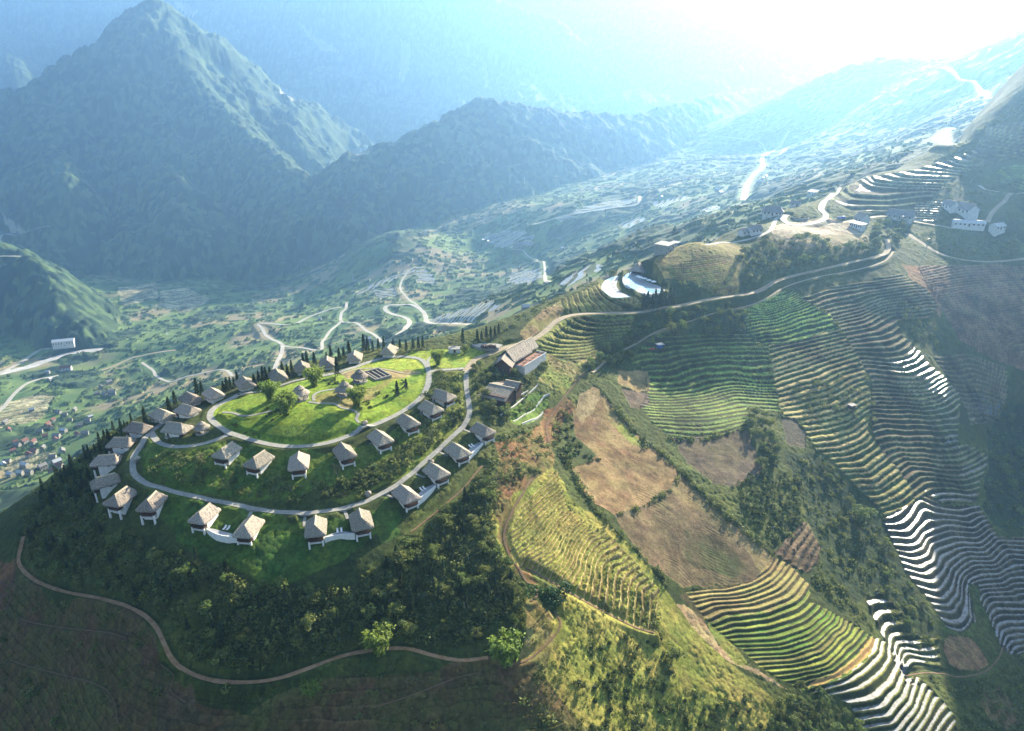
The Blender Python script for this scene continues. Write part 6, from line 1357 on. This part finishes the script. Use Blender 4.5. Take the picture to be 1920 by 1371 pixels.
# ------------------------------------------------------------------ undergrowth and far trees (uncountable)
def clump_template(rnd,n,R0,size,flat=0.8):
    V=[]
    for k in range(n):
        d=Vector((rnd.gauss(0,1),rnd.gauss(0,1),abs(rnd.gauss(0,1))*flat)).normalized()*R0*rnd.uniform(.5,1.05); a=Vector((rnd.gauss(0,1),rnd.gauss(0,1),rnd.gauss(0,.6))).normalized(); b=a.cross(Vector((rnd.gauss(0,1),rnd.gauss(0,1),rnd.gauss(0,1)))).normalized(); s=size*rnd.uniform(.6,1.3)
        V+=[tuple(d-a*s),tuple(d-b*s*.6),tuple(d+a*s),tuple(d+b*s*.6)]
    return np.array(V,np.float32)
def mass(name,pts,scales,ncard,R0,size,mat,label,seed,cat='undergrowth',flat=0.8):
    rnd=random.Random(seed); T=[clump_template(rnd,ncard,R0,size,flat) for _ in range(6)]; V=[]; pts=np.asarray(pts,float); z=Hi(pts[:,0],pts[:,1])
    for i in range(len(pts)):
        a=rnd.uniform(0,6.28); c,s=math.cos(a)*scales[i],math.sin(a)*scales[i]; t=T[i%6]
        V.append(np.stack([t[:,0]*c-t[:,1]*s+pts[i,0],t[:,0]*s+t[:,1]*c+pts[i,1],t[:,2]*scales[i]*rnd.uniform(.7,1.3)+z[i]-0.1],1))
    V=np.concatenate(V).astype(np.float32); n=len(V); me=bpy.data.meshes.new(name); me.vertices.add(n); me.vertices.foreach_set('co',V.ravel()); me.loops.add(n); me.loops.foreach_set('vertex_index',np.arange(n,dtype=np.int32)); me.polygons.add(n//4); me.polygons.foreach_set('loop_start',np.arange(0,n,4,dtype=np.int32)); me.update(calc_edges=True)
    me.materials.append(M[mat]); o=link(name,me); tag(o,label,cat,None,'stuff'); return o
U=[]
def addU(poly,n): 
    global U
    U+=sample(poly,n,rs,0)
addU(FR,3600); addU([(60,930),(150,860),(230,800),(255,790),(235,850),(190,900),(180,950),(120,960)],160); addU(RT,330); addU(RL,340); addU(LG,160); addU([(985,680),(1010,668),(1030,672),(1020,700),(995,705)],45)
addU([(920,830),(1000,800),(1080,750),(1040,830),(1030,870),(980,920),(940,960),(925,1010),(900,960)],150)
addU([(760,880),(840,800),(872,760),(870,700),(812,700),(815,740),(790,780),(720,850),(600,930),(700,930)],420); addU([(270,870),(330,845),(420,850),(560,900),(640,905),(560,945),(400,925),(300,905)],170)
addU([(900,630),(960,600),(1040,560),(1100,530),(1130,525),(1050,562),(1000,590),(960,620),(900,640)],220); addU([(1370,905),(1440,880),(1500,900),(1500,990),(1480,1010),(1440,1020),(1400,970)],230)
addU([(1480,860),(1560,870),(1640,960),(1700,1080),(1740,1140),(1760,1200),(1760,1290),(1690,1180),(1620,1110),(1550,1060),(1510,970),(1490,900)],420)
addU([(1860,760),(1920,750),(1960,800),(1960,1000),(1860,985),(1840,950),(1855,880),(1845,800)],300); addU([(1690,560),(1740,600),(1800,650),(1760,660),(1720,640),(1690,600)],90); addU([(1770,1260),(1860,1260),(1930,1220),(1930,1400),(1800,1371)],220)
addU([(1700,440),(1790,495),(1900,500),(1930,460),(1900,440),(1760,430)],170); addU([(1720,320),(1800,270),(1860,225),(1930,185),(1930,215),(1850,240),(1790,290)],200); addU([(1750,340),(1850,315),(1860,400),(1780,380)],90)
addU([(1000,1200),(1100,1180),(1270,1200),(1290,1290),(1420,1300),(1540,1371),(1540,1420),(960,1420)],120); addU([(1270,540),(1385,555),(1380,545),(1300,525),(1270,530)],40); addU([(1240,480),(1300,452),(1330,450),(1260,500)],20)
addU([(1120,1130),(1200,1200),(1240,1200),(1230,1150)],30); addU([(1520,1040),(1560,1070),(1640,1180),(1600,1160),(1530,1100)],90); addU([(0,1060),(300,1190),(360,1290),(700,1240),(900,1250),(960,1400),(0,1400)],120)
addU([(1480,720),(1570,700),(1630,740),(1630,800),(1580,790),(1500,785)],150)
for px,n,sp_ in (([(1130,735),(1180,800),(1230,845),(1272,880),(1340,950),(1400,1000),(1452,1045)],190,0.8),([(1040,830),(1075,890),(1120,960),(1180,1020),(1250,1092)],130,0.8),([(1150,965),(1215,945),(1265,912),(1272,890)],30,0.4),([(1255,822),(1310,825),(1400,805)],40,0.5),([(1440,655),(1448,700),(1465,780)],25,0.4),([(1400,600),(1425,650),(1440,655)],15,.4),([(1500,560),(1560,600),(1620,700),(1640,790)],50,.5),([(990,660),(960,690),(935,700)],40,1.5)):
    ln=smooth_line(px,1.0,2)
    for _ in range(n): q=ln[rs.randrange(len(ln))]; U.append((q[0]+rs.gauss(0,sp_),q[1]+rs.gauss(0,sp_)))
SPU=[]
for pl,n in (([(1010,1120),(1060,1110),(1240,1200),(1280,1290),(1420,1310),(1540,1371),(1560,1420),(960,1420),(990,1250)],1500),([(960,1000),(985,930),(1040,880),(1075,960),(1140,1000),(1200,1060),(1240,1110),(1230,1190),(1130,1140),(1000,1070)],500),([(1000,655),(1040,672),(1085,685),(1130,670),(1060,740),(1010,720)],90),([(0,1060),(300,1190),(360,1290),(700,1240),(980,1262),(960,1400),(0,1400)],500)): SPU+=sample(pl,n,rs,0)
U+=SPU
mass('undergrowth',U,[rs.uniform(.4,1.0) if rs.random()<.8 else rs.uniform(1.0,1.9) for _ in U[:len(U)-len(SPU)]]+[rs.uniform(.18,.5) for _ in SPU],42,1.25,0.34,'under','low leafy undergrowth and hedges over the near hill slopes',5)
# far trees on the valley floor and lower slopes
rsn=np.random.RandomState(4); n=5200; a=rsn.uniform(math.radians(-40),math.radians(41),n); r=np.exp(rsn.uniform(math.log(560),math.log(3600),n)); x=r*np.sin(a); y=r*np.cos(a)
ia=((a-AZ0)/(AZ1-AZ0)*(NA-1)).astype(int); ir=np.clip(np.searchsorted(rr,r),0,NR-1); okk=(~isnear[ir,ia])&(~ismount[ir,ia])&(~WATER[ir,ia])&(~TERR[ir,ia])&(~NOTREE[ir,ia])&(fbm(x,y,130,3,17)+rsn.uniform(-.35,.35,n)>-0.05)
mass('valley_trees',np.stack([x[okk],y[okk]],1),rsn.uniform(.5,1.3,int(okk.sum())),16,3.2,1.7,'vtree','scattered dark trees over the hazy valley floor',6,'trees',1.2)
log('plants',cnt,len(U),int(okk.sum()))
drop_protos()

# haze
def haze_box():
    import bmesh
    bm=bmesh.new(); bmesh.ops.create_cube(bm,size=1.0)
    zb=float(ZT.min())-5; zt=max(float(ZT.max()),CAMZ)+15
    for v in bm.verts:
        v.co.x*=11000; v.co.y=v.co.y*7400+3350; v.co.z=zb if v.co.z<0 else zt
    me=bpy.data.meshes.new('haze'); bm.to_mesh(me); bm.free(); o=bpy.data.objects.new('haze',me); col.objects.link(o); o['kind']='stuff'
    m=bpy.data.materials.new('haze'); m.use_nodes=True; n=m.node_tree; n.nodes.remove(n.nodes['Principled BSDF'])
    v=n.nodes.new('ShaderNodeVolumePrincipled'); v.inputs['Color'].default_value=HAZE_COL; v.inputs['Density'].default_value=HAZE
    v.inputs['Anisotropy'].default_value=HAZE_G
    n.links.new(v.outputs[0],n.nodes['Material Output'].inputs['Volume']); me.materials.append(m)
    print('haze',zb,zt)
haze_box()
log('done')
